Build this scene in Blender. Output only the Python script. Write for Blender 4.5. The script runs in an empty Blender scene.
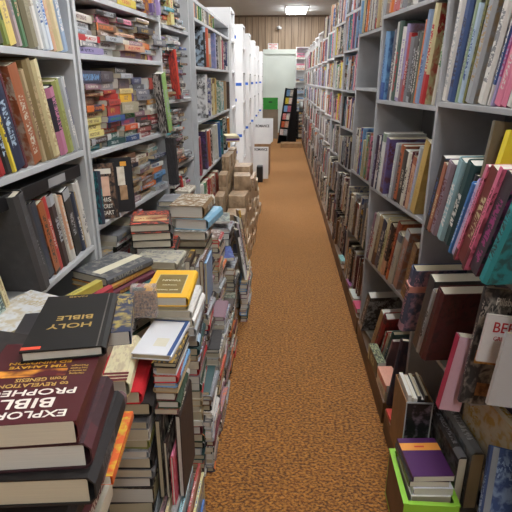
import bpy, bmesh, math, random
from mathutils import Vector, Matrix
random.seed(7)
R = math.radians
SC = bpy.context.scene
COL = SC.collection

# ------------------------------------------------------------------ camera, world, light, exposure
CAM_H = 1.55; PITCH = R(19.4); YAW = R(3.02)
cam_d = bpy.data.cameras.new('camera'); cam = bpy.data.objects.new('camera', cam_d); COL.objects.link(cam)
cam_d.sensor_width = 36; cam_d.lens = 500/512*36; cam_d.clip_start = .02
cam.location = (0, 0, CAM_H); cam.rotation_euler = (R(90)-PITCH, 0, YAW)
SC.camera = cam
SC.view_settings.view_transform = 'Standard'; SC.view_settings.look = 'None'
SC.view_settings.gamma = 1; SC.view_settings.use_curve_mapping = False
SC.view_settings.exposure = 0.92
w = bpy.data.worlds.new('world'); SC.world = w; w.use_nodes = True
w.node_tree.nodes['Background'].inputs[0].default_value = (.8, .86, .92, 1)
w.node_tree.nodes['Background'].inputs[1].default_value = .12
LAMP_STRENGTH = 13

def ray(px, py):
    cx, cy = (px-256)/500, (256-py)/500
    f = math.cos(PITCH)+cy*math.sin(PITCH); u = cy*math.cos(PITCH)-math.sin(PITCH)
    return cx*math.cos(YAW)-f*math.sin(YAW), cx*math.sin(YAW)+f*math.cos(YAW), u
def pz(px, py, z):                      # the place a sight line meets height z
    x, y, u = ray(px, py); t = (z-CAM_H)/u
    return Vector((x*t, y*t, z))
def proj(p):
    xc = p[0]*math.cos(YAW)+p[1]*math.sin(YAW); f = -p[0]*math.sin(YAW)+p[1]*math.cos(YAW)
    d = f*math.cos(PITCH)-(p[2]-CAM_H)*math.sin(PITCH); u = f*math.sin(PITCH)+(p[2]-CAM_H)*math.cos(PITCH)
    return 256+500*xc/d, 256-500*u/d, d

# ------------------------------------------------------------------ colours
PAL = dict(white='e6e4de', cream='dccf9f', ivory='d8d2c0', tan='b59c72', brown='75523a', dark_brown='3f2d22', black='1a191b',
  charcoal='37373b', gray='84858a', silver='b3b8bd', navy='1f2a4f', blue='2f5596', sky_blue='77abdc', pale_blue='b3cbdf', teal='1f9ba3',
  dark_teal='1f4c4d', green='3f8a4c', dark_green='24452f', lime='86d62f', olive='8c8c45', yellow='ead23c', gold='d2a73a',
  orange='e0752c', red='c4262a', maroon='64202a', pink='e87f9f', magenta='b8458f', purple='5c4480', dark_purple='3a2440', lavender='a79bc9',
  mauve='94707e', peach='e0ad8a', rust='a04a2c')
def lin(h):
    c = [int(h[i:i+2], 16)/255 for i in (0, 2, 4)]
    return tuple(((v+.055)/1.055)**2.4 if v > .04045 else v/12.92 for v in c)
def C(n): return lin(PAL.get(n, n))
def CN(n): return n.replace('_', ' ')

# ------------------------------------------------------------------ materials
def newmat(name):
    m = bpy.data.materials.new(name); m.use_nodes = True
    nt = m.node_tree; return m, nt, nt.nodes, nt.links, nt.nodes['Principled BSDF']
def nd(ns, t, **k):
    n = ns.new(t)
    for a, v in k.items(): setattr(n, a, v)
    return n
def mth(ns, ls, op, a, b=None, c=None):
    n = ns.new('ShaderNodeMath'); n.operation = op
    for i, v in enumerate((a, b, c)):
        if v is None: continue
        if isinstance(v, (int, float)): n.inputs[i].default_value = v
        else: ls.new(v, n.inputs[i])
    return n.outputs[0]
def mixc(ns, ls, f, a, b, blend='MIX'):
    n = ns.new('ShaderNodeMix'); n.data_type = 'RGBA'; n.blend_type = blend
    for i, v in ((0, f), (6, a), (7, b)):
        if isinstance(v, (int, float)): n.inputs[i].default_value = v
        elif isinstance(v, tuple): n.inputs[i].default_value = (*v[:3], 1)
        else: ls.new(v, n.inputs[i])
    return n.outputs[2]
def noisy(name, c1, c2, scale=20, rough=.6, bump=0, bscale=None, detail=4, stretch=(1, 1, 1), lo=.35, hi=.65, metal=0):
    m, nt, ns, ls, b = newmat(name)
    tc = nd(ns, 'ShaderNodeTexCoord'); mp = nd(ns, 'ShaderNodeMapping'); mp.inputs['Scale'].default_value = stretch
    ls.new(tc.outputs['Object'], mp.inputs[0])
    n = nd(ns, 'ShaderNodeTexNoise'); n.inputs['Scale'].default_value = scale; n.inputs['Detail'].default_value = detail
    ls.new(mp.outputs[0], n.inputs['Vector'])
    rp = nd(ns, 'ShaderNodeValToRGB'); ls.new(n.outputs[0], rp.inputs[0])
    rp.color_ramp.elements[0].position = lo; rp.color_ramp.elements[1].position = hi
    rp.color_ramp.elements[0].color = (*C(c1), 1); rp.color_ramp.elements[1].color = (*C(c2), 1)
    ls.new(rp.outputs[0], b.inputs['Base Color']); b.inputs['Roughness'].default_value = rough; b.inputs['Metallic'].default_value = metal
    if bump:
        n2 = nd(ns, 'ShaderNodeTexNoise'); n2.inputs['Scale'].default_value = bscale or scale; n2.inputs['Detail'].default_value = 6
        ls.new(mp.outputs[0], n2.inputs['Vector'])
        bp = nd(ns, 'ShaderNodeBump'); bp.inputs['Strength'].default_value = bump; bp.inputs['Distance'].default_value = .01
        ls.new(n2.outputs[0], bp.inputs['Height']); ls.new(bp.outputs[0], b.inputs['Normal'])
    return m

def cover_material(name, rough, coat):
    m, nt, ns, ls, b = newmat(name)
    at = lambda n: nd(ns, 'ShaderNodeAttribute', attribute_name=n)
    col, acc, sty = at('Col'), at('Acc'), at('Sty')
    uv = nd(ns, 'ShaderNodeUVMap'); sp = nd(ns, 'ShaderNodeSeparateXYZ'); ls.new(uv.outputs[0], sp.inputs[0])
    ss = nd(ns, 'ShaderNodeSeparateXYZ'); ls.new(sty.outputs['Vector'], ss.inputs[0])
    u, v = sp.outputs[0], sp.outputs[1]; r, s2, s3 = ss.outputs
    M = lambda op, a, bb=None, c=None: mth(ns, ls, op, a, bb, c)
    isp = M('LESS_THAN', u, 1.5)
    def noise(cu, cv, thr):
        cb = nd(ns, 'ShaderNodeCombineXYZ'); ls.new(M('MULTIPLY', u, cu), cb.inputs[0]); ls.new(M('MULTIPLY', v, cv), cb.inputs[1]); ls.new(M('MULTIPLY', r, 91.7), cb.inputs[2])
        n = nd(ns, 'ShaderNodeTexNoise'); n.inputs['Scale'].default_value = 1; n.inputs['Detail'].default_value = 3; n.inputs['Distortion'].default_value = .4; ls.new(cb.outputs[0], n.inputs['Vector'])
        return n.outputs[0], (M('GREATER_THAN', n.outputs[0], thr) if thr else None)
    # lettering down the spine
    _, t = noise(3.0, 46, .5)
    inx = M('LESS_THAN', M('ABSOLUTE', M('SUBTRACT', u, .5)), .24)
    inv = M('MULTIPLY', M('GREATER_THAN', v, M('MULTIPLY_ADD', s2, .25, .1)), M('LESS_THAN', v, M('MULTIPLY_ADD', s3, .35, .55)))
    let = M('MULTIPLY', M('MULTIPLY', t, inx), inv)
    # a coloured block at one end of the spine
    blk = M('MULTIPLY', M('GREATER_THAN', s3, .72), M('LESS_THAN', v, M('MULTIPLY', s2, .4)))
    blk2 = M('MULTIPLY', M('GREATER_THAN', s2, .8), M('GREATER_THAN', v, .86))
    spine = M('MINIMUM', M('ADD', M('ADD', let, blk), blk2), 1)
    # picture and title on the covers
    n1, _ = noise(7, 9, .54); a1 = M('MULTIPLY', M('MAXIMUM', M('SUBTRACT', n1, .45), 0), 6)
    n2, a2 = noise(26, 20, .56)
    band = M('MULTIPLY', M('GREATER_THAN', v, .68), M('MULTIPLY', M('LESS_THAN', v, .9), a2))
    cov = M('MULTIPLY', M('MINIMUM', M('ADD', M('MINIMUM', M('MULTIPLY', a1, .8), .85), band), 1), M('GREATER_THAN', s3, .3))
    fac = M('ADD', M('MULTIPLY', spine, isp), M('MULTIPLY', cov, M('SUBTRACT', 1, isp)))
    fac = M('MULTIPLY', fac, sty.outputs['Alpha'])
    c = mixc(ns, ls, fac, col.outputs['Color'], acc.outputs['Color'])
    n3, _ = noise(9, 11, 0)
    c = mixc(ns, ls, M('MULTIPLY', M('MULTIPLY', n3, .35), sty.outputs['Alpha']), c, (.12, .1, .09))
    ls.new(c, b.inputs['Base Color'])
    b.inputs['Roughness'].default_value = rough; b.inputs['Coat Weight'].default_value = coat; b.inputs['Coat Roughness'].default_value = .15
    return m
def page_material():
    m, nt, ns, ls, b = newmat('pages')
    col = nd(ns, 'ShaderNodeAttribute', attribute_name='Col')
    uv = nd(ns, 'ShaderNodeUVMap'); sp = nd(ns, 'ShaderNodeSeparateXYZ'); ls.new(uv.outputs[0], sp.inputs[0])
    cb = nd(ns, 'ShaderNodeCombineXYZ'); ls.new(mth(ns, ls, 'MULTIPLY', sp.outputs[0], 45), cb.inputs[0]); ls.new(mth(ns, ls, 'MULTIPLY', sp.outputs[1], 1.5), cb.inputs[1])
    n = nd(ns, 'ShaderNodeTexNoise'); n.inputs['Scale'].default_value = 1; ls.new(cb.outputs[0], n.inputs['Vector'])
    c = mixc(ns, ls, mth(ns, ls, 'MULTIPLY', n.outputs[0], .42), col.outputs['Color'], (.22, .2, .17))
    ls.new(c, b.inputs['Base Color']); b.inputs['Roughness'].default_value = .8
    return m
M_COVER = cover_material('printed_cover', .38, .25)
M_CLOTH = cover_material('cloth_cover', .62, 0)
M_PAGE = page_material()
M_SHELF = noisy('painted_shelf', 'b6b9bc', 'c6c8ca', 6, .45, .05, 40)
M_SHELFR = noisy('gray_shelf', '9fa0a3', 'b0b1b3', 6, .5, .05, 40)
M_PANEL = noisy('white_panel', 'e4e5e6', 'eeeeee', 3, .5)
M_BACK = noisy('shelf_back', '6c6c6e', '7c7c7e', 4, .7)
M_EDGE = noisy('worn_shelf_edge', '7c776d', 'a5a096', 12, .6, stretch=(1, 1, 8))
M_WHITE = noisy('white_card', 'e2e3e4', 'ecedec', 5, .6)
M_INKS = {k: noisy('ink_'+k, k, k, 1, .5) for k in ('e9e4d8', 'b89a55', 'd9a83a', '1d1d1f', 'b0282c', 'd84a3a', 'e8e2c8', '2f66c8', 'c3a45a')}
M_STICK = noisy('orange_sticker', 'e8563c', 'ee6248', 3, .5)
M_KRAFT = noisy('kraft_paper', '8f775c', 'cbb090', 13, .3, 1, 34, lo=.3, hi=.7)
M_CARD = noisy('cardboard', '8d6a46', 'a17c54', 9, .75, .1, 40)
M_BLACK = noisy('black_metal', '151517', '202023', 9, .45)

# ------------------------------------------------------------------ mesh helpers
def link(name, me, parent=None, loc=None, mat=None):
    o = bpy.data.objects.new(name, me); COL.objects.link(o)
    if parent: o.parent = parent
    if mat is not None: o.matrix_basis = mat
    elif loc is not None: o.location = loc
    return o
def tag(o, label, cat, group=None, kind=None):
    if label: o['label'] = label
    if cat: o['category'] = cat
    if group: o['group'] = group
    if kind: o['kind'] = kind
    return o
def empty(name, loc, rz=0, label=None, cat=None, group=None):
    o = bpy.data.objects.new(name, None); COL.objects.link(o); o.location = loc; o.rotation_euler = (0, 0, rz)
    o.empty_display_size = .05
    return tag(o, label, cat, group)
def boxes(name, lst, mat, parent=None, bev=.0, loc=None, mw=None):
    bm = bmesh.new()
    for (x0, x1, y0, y1, z0, z1) in lst:
        r = bmesh.ops.create_cube(bm, size=1)
        bmesh.ops.scale(bm, verts=r['verts'], vec=(x1-x0, y1-y0, z1-z0)); bmesh.ops.translate(bm, verts=r['verts'], vec=((x0+x1)/2, (y0+y1)/2, (z0+z1)/2))
    if bev: bmesh.ops.bevel(bm, geom=bm.edges[:], offset=bev, segments=2, affect='EDGES', profile=.6)
    me = bpy.data.meshes.new(name); bm.to_mesh(me); bm.free()
    for mm in (mat if isinstance(mat, list) else [mat]): me.materials.append(mm)
    return link(name, me, parent, loc, mw)
def cyl(name, p0, p1, r, mat, parent=None, n=16, r2=None):
    p0, p1 = Vector(p0), Vector(p1); d = p1-p0
    bm = bmesh.new(); bmesh.ops.create_cone(bm, cap_ends=True, segments=n, radius1=r, radius2=r if r2 is None else r2, depth=d.length)
    bm.transform(Matrix.Translation((p0+p1)/2) @ d.to_track_quat('Z', 'Y').to_matrix().to_4x4())
    me = bpy.data.meshes.new(name); bm.to_mesh(me); bm.free(); me.materials.append(mat)
    for f in me.polygons: f.use_smooth = len(f.vertices) == 4
    return link(name, me, parent)
def text(body, size, mat, parent, mw, name='title', sx=1.0, shear=0, align='CENTER', bold=0):
    cu = bpy.data.curves.new('t', 'FONT'); cu.body = body; cu.size = size; cu.align_x = align; cu.align_y = 'CENTER'; cu.shear = shear
    cu.extrude = .0002; cu.offset = bold; cu.resolution_u = 3
    o = bpy.data.objects.new('t', cu); COL.objects.link(o)
    me = bpy.data.meshes.new_from_object(o); bpy.data.objects.remove(o); bpy.data.curves.remove(cu)
    me.transform(Matrix.Diagonal((sx, 1, 1, 1))); me.materials.clear(); me.materials.append(mat)
    q = link(name, me, parent); q.matrix_basis = mw
    return q

# ------------------------------------------------------------------ books
class Geo:                              # collects faces with colour, accent, style and uv
    def __init__(s): s.v = []; s.f = []; s.mi = []; s.uv = []; s.c = []; s.a = []; s.s = []
    def face(s, pts, uvs, mi, c, a, st, M):
        n = len(s.v); s.v += [tuple(M @ Vector(p)) for p in pts]; k = len(pts)
        s.f.append(tuple(range(n, n+k))); s.mi.append(mi); s.uv += uvs; s.c += [c]*k; s.a += [a]*k; s.s += [st]*k
    def build(s, name, mats):
        me = bpy.data.meshes.new(name); me.from_pydata(s.v, [], s.f)
        for m in mats: me.materials.append(m)
        me.polygons.foreach_set('material_index', s.mi)
        u = me.uv_layers.new(name='UVMap'); u.data.foreach_set('uv', [q for p in s.uv for q in p])
        for nm, dat in (('Col', s.c), ('Acc', s.a), ('Sty', s.s)):
            at = me.attributes.new(nm, 'FLOAT_COLOR', 'CORNER'); at.data.foreach_set('color', [q for p in dat for q in p])
        me.update(); return me

def book_faces(b, gc, gp, M, pmi=1, cmi=0):
    T, L, W, hard = b['T'], b['L'], b['W'], b['hard']
    th = min(.0028 if hard else .0008, T*.2); ov = .0035 if hard else .0003
    bulge = -T*.16 if hard and b.get('round', 1) else -.0008
    c = (*b['c'], 1); a = (*b['a'], 1); st = b['sty']
    outer = [(-T/2, W), (-T/2, .004 if hard else 0), (-T/4, bulge*.8), (T/4, bulge*.8), (T/2, .004 if hard else 0), (T/2, W)]
    inner = [(-T/2+th, W), (-T/2+th, .004+th), (-T/4, bulge*.8+th), (T/4, bulge*.8+th), (T/2-th, .004+th), (T/2-th, W)]
    n = 5
    for i in range(n):
        o0, o1, i0, i1 = outer[i], outer[i+1], inner[i], inner[i+1]
        if i == 0: u0, u1 = 3., 2.
        elif i == n-1: u0, u1 = 4., 5.
        else: u0, u1 = (o0[0]+T/2)/T, (o1[0]+T/2)/T
        gc.face([(*o0, 0), (*o1, 0), (*o1, L), (*o0, L)], [(u0, 0), (u1, 0), (u1, 1), (u0, 1)], cmi, c, a, st, M)
        gc.face([(*i1, 0), (*i0, 0), (*i0, L), (*i1, L)], [(9, 0)]*4, cmi, c, a, (st[0], st[1], st[2], 0), M)
        for z, fl in ((0, 1), (L, 0)):
            q = [(*o0, z), (*i0, z), (*i1, z), (*o1, z)]
            gc.face(q if fl else q[::-1], [(9, 0)]*4, cmi, c, a, (0, 0, 0, 0), M)
    for k in (0, 5):                    # board ends at the fore edge
        q = [(*outer[k], 0), (*outer[k], L), (*inner[k], L), (*inner[k], 0)]
        gc.face(q, [(9, 0)]*4, cmi, c, a, (0, 0, 0, 0), M)
    x0, x1, y0, y1, z0, z1 = -T/2+th, T/2-th, .003+th, W-ov, ov, L-ov
    pc = (*b['pc'], 1); z4 = (0, 0, 0, 0)
    F = lambda pts, uvs: gp.face(pts, uvs, pmi, pc, pc, z4, M)
    U = [(0, 0), (1, 0), (1, 1), (0, 1)]
    F([(x0, y1, z0), (x1, y1, z0), (x1, y1, z1), (x0, y1, z1)][::-1], [U[1], U[0], U[3], U[2]])
    F([(x0, y0, z1), (x1, y0, z1), (x1, y1, z1), (x0, y1, z1)], U)
    F([(x0, y0, z0), (x0, y1, z0), (x1, y1, z0), (x1, y0, z0)], [U[0], U[3], U[2], U[1]])

BOOKS = []
PAGES = ['d8d0bb', 'cfc6ad', 'dcdad2', 'c2b799', 'e0ddd2']
def rndacc(n):
    light = n in ('white', 'cream', 'ivory', 'silver', 'pale_blue', 'yellow', 'peach', 'sky_blue', 'pink', 'lavender', 'tan', 'gold')
    return random.choice(['black', 'red', 'navy', 'brown', 'charcoal', 'maroon', 'blue'] if light else ['white', 'cream', 'gold', 'ivory', 'silver', 'white', 'orange', 'pale_blue'])
def add_book(origin, hz, dy, T, L, W, c, acc=None, hard=None, kind='book', text_on=1, near=None, extra=None, **info):
    hz = Vector(hz).normalized(); dy = Vector(dy); dy = (dy-hz*dy.dot(hz)).normalized(); tx = dy.cross(hz)
    M = Matrix((tx, dy, hz)).transposed().to_4x4(); M.translation = Vector(origin)
    if hard is None: hard = random.random() < .6 and kind == 'book'
    j = random.uniform(.9, 1.1); cc = tuple(min(1, v*j) for v in C(c))
    b = dict(M=M, T=T, L=L, W=W, c=cc, cn=c, a=C(acc or rndacc(c)), an=acc, hard=hard, kind=kind, pc=C(random.choice(PAGES)),
             sty=(random.random(), random.random(), random.random(), text_on), near=near, extra=extra, info=info)
    ctr = M @ Vector((0, W/2, L/2)); p = proj(M @ Vector((0, 0, L/2)))
    b['dist'] = p[2]; b['px'] = (p[0], p[1])
    b['inview'] = -30 < p[0] < 545 and -45 < p[1] < 560
    b['score'] = (T*L+.35*L*W*info.get('show', .3))/max(p[2], .2)**2*info.get('boost', 1)
    BOOKS.append(b); return b

class Frame:                            # a bookcase front: near corner, far corner, which side it is on
    def __init__(s, near, far, name):
        s.o = Vector((*near, 0)); s.L = (Vector((*far, 0))-s.o).length; s.e = (Vector((*far, 0))-s.o).normalized(); s.name = name
        s.side = 1 if near[0] > 0 else -1; s.sh = []
        s.n = Vector((s.e.y, -s.e.x, 0))*s.side
        if s.n.x*s.side < 0: s.n = -s.n
    def P(s, t, d, z): return s.o+s.e*t+s.n*d+Vector((0, 0, z))
    def at_px(s, px, z, d=0):
        lo, hi = -.6, 4
        f = lambda t: (proj(s.P(t, d, z))[0]-px)*s.side
        if f(lo) < 0: return lo
        for _ in range(50):
            m = (lo+hi)/2
            if f(m) > 0: lo = m
            else: hi = m
        return lo

def upright(F, z, s0, s1, c, acc=None, h=.28, lean=10, out=.0, W=None, place='', **k):
    a = R(lean); ca, sa = math.cos(a), math.sin(a)
    T = max(.004, (s1-s0)*ca*.97); W = W or min(.21, h*.72)
    cap = k.pop('cap', .048)
    if T > cap: T = cap; s0 = s1-T/ca/.97
    lo, hi = (.0225 if getattr(F, 'ns', 1) else .002), F.L-.0225
    if s1 > hi: s0, s1 = hi-(s1-s0), hi
    if out < .2:
        up = [q for q in F.sh if q > z+.05]
        if up: h = min(h, (up[0]-.021-z-T*sa)/ca)
        if s0-h*sa < lo: h = h; a = math.asin(max(0, min(.9, (s0-lo)/h))); ca, sa = math.cos(a), math.sin(a)
    hz = -F.e*sa+Vector((0, 0, ca))
    o = F.P((s0+s1)/2-T/2*sa*math.tan(a), -out+.012, z+T/2*abs(sa)+.001)
    return add_book(o, hz, F.n, T, h, W, c, acc, place=place, how='row', **k)
def px_row(F, z, items, place, h=.28, lean=10, out=0, W=None, **k):
    """items: (left px, right px, colour, [accent, height, lean, out]) read along the shelf"""
    res = []; most = 90
    for it in items:
        p0, p1, c = it[:3]; acc = it[3] if len(it) > 3 else None
        hh = it[4] if len(it) > 4 and it[4] else h; ll = it[5] if len(it) > 5 and it[5] is not None else lean; oo = it[6] if len(it) > 6 else out
        if F.side < 0: ll = most = min(most, ll)
        a, b_ = sorted((F.at_px(p0, z), F.at_px(p1, z)))
        if (a+b_)/2 > F.L-.02 and F.side > 0: continue
        res.append(upright(F, z, a, b_, c, acc, hh, ll, oo+random.uniform(0, .004), W, place, **k))
    rr = res if F.side > 0 or True else res[::-1]
    for i, b in enumerate(rr):
        b['info']['prev'] = rr[i-1]['cn'] if i else None; b['info']['next'] = rr[i+1]['cn'] if i+1 < len(rr) else None; b['info']['idx'] = i+1
    return res
P_MIX = ['white', 'cream', 'ivory', 'silver', 'gray', 'navy', 'black', 'charcoal', 'red', 'maroon', 'blue', 'sky_blue', 'teal', 'tan', 'brown', 'pink', 'orange', 'yellow', 'green', 'lavender', 'mauve', 'peach', 'dark_green', 'purple', 'white', 'ivory', 'silver', 'cream']
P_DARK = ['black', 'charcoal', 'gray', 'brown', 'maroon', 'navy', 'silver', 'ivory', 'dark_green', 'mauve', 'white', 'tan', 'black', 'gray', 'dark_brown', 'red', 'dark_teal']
P_PB = ['white', 'charcoal', 'silver', 'gray', 'black', 'white', 'ivory', 'silver', 'gray', 'charcoal', 'black', 'red', 'cream', 'navy', 'mauve', 'pink', 'lavender', 'tan', 'white', 'gray', 'orange', 'blue', 'maroon', 'silver', 'black', 'charcoal', 'brown', 'teal']
def rnd_row(F, z, s0, s1, place, pal=P_MIX, h=(.22, .3), t=(.012, .04), lean=10, out=.0, jit=.012, gap=0):
    s = s0; res = []
    while s < s1-.01:
        tt = random.uniform(*t)
        if s+tt > s1: break
        if random.random() < gap: s += tt; continue
        res.append(upright(F, z, s, s+tt, random.choice(pal), None, random.uniform(*h), lean, out+random.uniform(0, jit), None, place)); s += tt+.0015
    if F.side > 0: res_ = res[::-1]
    else: res_ = res
    for i, b in enumerate(res_):
        b['info']['prev'] = res_[i-1]['cn'] if i else None; b['info']['next'] = res_[i+1]['cn'] if i+1 < len(res_) else None; b['info']['idx'] = i+1
    return res
def lie_spine_out(F, z, s, T, L, W, c, acc, place, out=0, kind='paperback', **k):
    """a book lying flat on a shelf, spine to the aisle"""
    q = Matrix.Rotation(R(random.uniform(-7, 7)), 3, 'Z')
    return add_book(F.P(s, -out+.008, z+T/2), q @ F.e, q @ F.n, T, L, W, c, acc, kind=kind, place=place, how='stack', **k)
ORD = ['', 'first', 'second', 'third', 'fourth', 'fifth', 'sixth', 'seventh', 'eighth', 'ninth', 'tenth', 'eleventh', 'twelfth', 'thirteenth', 'fourteenth', 'fifteenth', 'sixteenth', 'seventeenth', 'eighteenth', 'nineteenth', 'twentieth']
def ordw(i): return ORD[i] if i < len(ORD) else str(i)+('st' if i % 10 == 1 else 'nd' if i % 10 == 2 else 'rd' if i % 10 == 3 else 'th')
def shelf_stacks(F, z, ztop, s0, s1, place, cols=None, L=(.13, .18), pal=P_PB, T=(.014, .034), W=.11, minfill=.72, jit=.02):
    s = s0; ci = 0
    while s < s1-.08:
        ci += 1
        l = random.uniform(*L); top = z+(ztop-z)*random.uniform(minfill, .97); zz = z+.001; k = 0
        lst = cols[ci-1] if cols and ci <= len(cols) else None
        while True:
            if lst is not None:
                if k >= len(lst): break
                c, acc, t = (list(lst[k])+[None, None])[:3] if isinstance(lst[k], (tuple, list)) else (lst[k], None, None)
                t = t or .023
            else: c, acc, t = random.choice(pal), None, random.uniform(*T)
            if zz+t > (ztop-.004 if lst else top): break
            k += 1
            ll = l*random.uniform(.9, 1)
            lie_spine_out(F, zz, s+random.uniform(0, .012), t-.0005, ll, W*random.uniform(.9, 1.05), c, acc, place, out=random.uniform(-.03, jit-.006), col=ci, idx=k)
            zz += t
        s += l+.006

def flat(xr, yn, z, W, L, T, c, acc=None, yaw=0, spine='R', name=None, **k):
    """a book lying flat: xr, yn = its near right corner, z = its underside, W across, L away from the camera"""
    a = R(yaw); ex = Vector((math.cos(a), math.sin(a), 0)); ey = Vector((-math.sin(a), math.cos(a), 0))
    o = Vector((xr, yn, z+T/2))
    if spine == 'R': return add_book(o, ey, -ex, T, L, W, c, acc, **k)
    if spine == 'L': return add_book(o-ex*W, ey, ex, T, L, W, c, acc, **k)
    if spine == 'N': return add_book(o-ex*W, ex, ey, T, W, L, c, acc, **k)
    return add_book(o+ey*L, -ex, -ey, T, W, L, c, acc, **k)     # spine at the far side
def on_edge(x0, x1, y0, L, z0, W, c, acc=None, yaw=0, tip=0, **k):
    """a book standing on its fore edge, spine up, faces to the sides"""
    a = R(yaw); ey = Vector((-math.sin(a), math.cos(a), math.sin(R(tip)))); dn = Vector((0, 0, -1))
    return add_book(((x0+x1)/2, y0, z0+W), ey, dn, abs(x1-x0)*.96, L, W, c, acc, how='edge', **k)
def heap_stack(xr, yn, W, L, z0, z1, place, pal=P_DARK, cols=None, yaw=0, T=(.012, .04), spines='RRRL', jit=.008, kind='book'):
    z = z0+.0005; i = 0
    while z < z1-.008:
        if cols is not None:
            if i >= len(cols): break
            it = cols[i] if isinstance(cols[i], (tuple, list)) else (cols[i],)
            c = it[0]; acc = it[1] if len(it) > 1 else None; t = it[2] if len(it) > 2 and it[2] else random.uniform(*T)
        else: c, acc, t = random.choice(pal), None, random.uniform(*T)
        if cols is None and z+t > z1: t = max(.008, z1-z)
        i += 1
        flat(xr+random.uniform(-jit, jit*.5), yn+random.uniform(-jit*.3, jit), z, W*random.uniform(.86, 1), L*random.uniform(.88, .98), t-.0006, c, acc, yaw+random.uniform(-3, 3),
             random.choice(spines), place=place, how='heap', idx=i, show=.25, kind=kind)
        z += t
    return z

# ------------------------------------------------------------------ the room
def carpet_material():
    m, nt, ns, ls, b = newmat('brown_orange_carpet')
    tc = nd(ns, 'ShaderNodeTexCoord')
    def N(sc, d=2, st=(1, 1, 1)):
        mp = nd(ns, 'ShaderNodeMapping'); mp.inputs['Scale'].default_value = st; ls.new(tc.outputs['Object'], mp.inputs[0])
        n = nd(ns, 'ShaderNodeTexNoise'); n.inputs['Scale'].default_value = sc; n.inputs['Detail'].default_value = d; ls.new(mp.outputs[0], n.inputs['Vector']); return n.outputs[0]
    def ramp(f, c0, c1, lo, hi):
        r = nd(ns, 'ShaderNodeValToRGB'); ls.new(f, r.inputs[0]); r.color_ramp.elements[0].position = lo; r.color_ramp.elements[1].position = hi
        r.color_ramp.elements[0].color = (*C(c0), 1); r.color_ramp.elements[1].color = (*C(c1), 1); return r.outputs[0]
    n1 = N(75, 4, (1, 1.3, 1)); n2 = N(34, 2, (1, 1.8, 1)); n3 = N(5)
    c = ramp(n1, '3a1907', 'ffb85c', .41, .59)
    c = mixc(ns, ls, mth(ns, ls, 'MULTIPLY', ramp(n2, '000000', 'ffffff', .4, .65), .45), c, C('7a3f16'))
    c = mixc(ns, ls, .25, c, ramp(n3, '87481c', 'b46a2c', .4, .6))
    c = mixc(ns, ls, 1.0, c, (.62, .57, .44), 'MULTIPLY'); ls.new(c, b.inputs['Base Color']); b.inputs['Roughness'].default_value = .95; b.inputs['Sheen Weight'].default_value = 1; b.inputs['Sheen Roughness'].default_value = .45
    b.inputs['Sheen Tint'].default_value = (1, .6, .3, 1)
    bp = nd(ns, 'ShaderNodeBump'); bp.inputs['Strength'].default_value = .9; bp.inputs['Distance'].default_value = .008
    ls.new(n1, bp.inputs['Height']); ls.new(bp.outputs[0], b.inputs['Normal'])
    return m
def wood_material():
    m, nt, ns, ls, b = newmat('wood_panelling')
    tc = nd(ns, 'ShaderNodeTexCoord'); sp = nd(ns, 'ShaderNodeSeparateXYZ'); ls.new(tc.outputs['Object'], sp.inputs[0])
    mp = nd(ns, 'ShaderNodeMapping'); mp.inputs['Scale'].default_value = (1, 1, .07); ls.new(tc.outputs['Object'], mp.inputs[0])
    n = nd(ns, 'ShaderNodeTexNoise'); n.inputs['Scale'].default_value = 14; n.inputs['Detail'].default_value = 5; ls.new(mp.outputs[0], n.inputs['Vector'])
    rp = nd(ns, 'ShaderNodeValToRGB'); ls.new(n.outputs[0], rp.inputs[0]); rp.color_ramp.elements[0].position = .3; rp.color_ramp.elements[1].position = .7
    rp.color_ramp.elements[0].color = (*C('86705a'), 1); rp.color_ramp.elements[1].color = (*C('b8a084'), 1)
    plank = mth(ns, ls, 'FRACT', mth(ns, ls, 'MULTIPLY', sp.outputs[0], 5.2)); g = mth(ns, ls, 'LESS_THAN', plank, .07)
    tone = nd(ns, 'ShaderNodeTexWhiteNoise'); tone.noise_dimensions = '1D'; ls.new(mth(ns, ls, 'FLOOR', mth(ns, ls, 'MULTIPLY', sp.outputs[0], 5.2)), tone.inputs['W'])
    c = mixc(ns, ls, mth(ns, ls, 'MULTIPLY', tone.outputs[0], .35), rp.outputs[0], C('6e5843'))
    c = mixc(ns, ls, g, c, C('3c2d20')); ls.new(c, b.inputs['Base Color']); b.inputs['Roughness'].default_value = .5
    return m
YW, ZC, XL, XR, YB = 16.0, 3.32, -3.2, 3.2, -2.6
def struct(name, b, mat, **k):
    o = boxes(name, [b], mat, **k); o['kind'] = 'structure'; return o
struct('floor', (XL, XR, YB, YW, -.1, 0), carpet_material())
struct('ceiling', (XL, XR, YB, YW, ZC, ZC+.1), noisy('ceiling_paint', 'd6d8d8', 'dedfdf', 2, .8))
struct('wall_back', (XL, XR, YW, YW+.1, 0, ZC), wood_material())
M_WALL = noisy('wall_paint', 'a8a49b', 'b5b1a8', 3, .8)
struct('wall_left', (XL-.1, XL, YB, YW, 0, ZC), M_WALL); struct('wall_right', (XR, XR+.1, YB, YW, 0, ZC), M_WALL)
struct('wall_front', (XL, XR, YB-.1, YB, 0, ZC), M_WALL)
struct('trim_1', (XL, XR, YW-.03, YW, ZC-.05, ZC), noisy('brown_trim', '5b4938', '6e5843', 5, .6))
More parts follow.
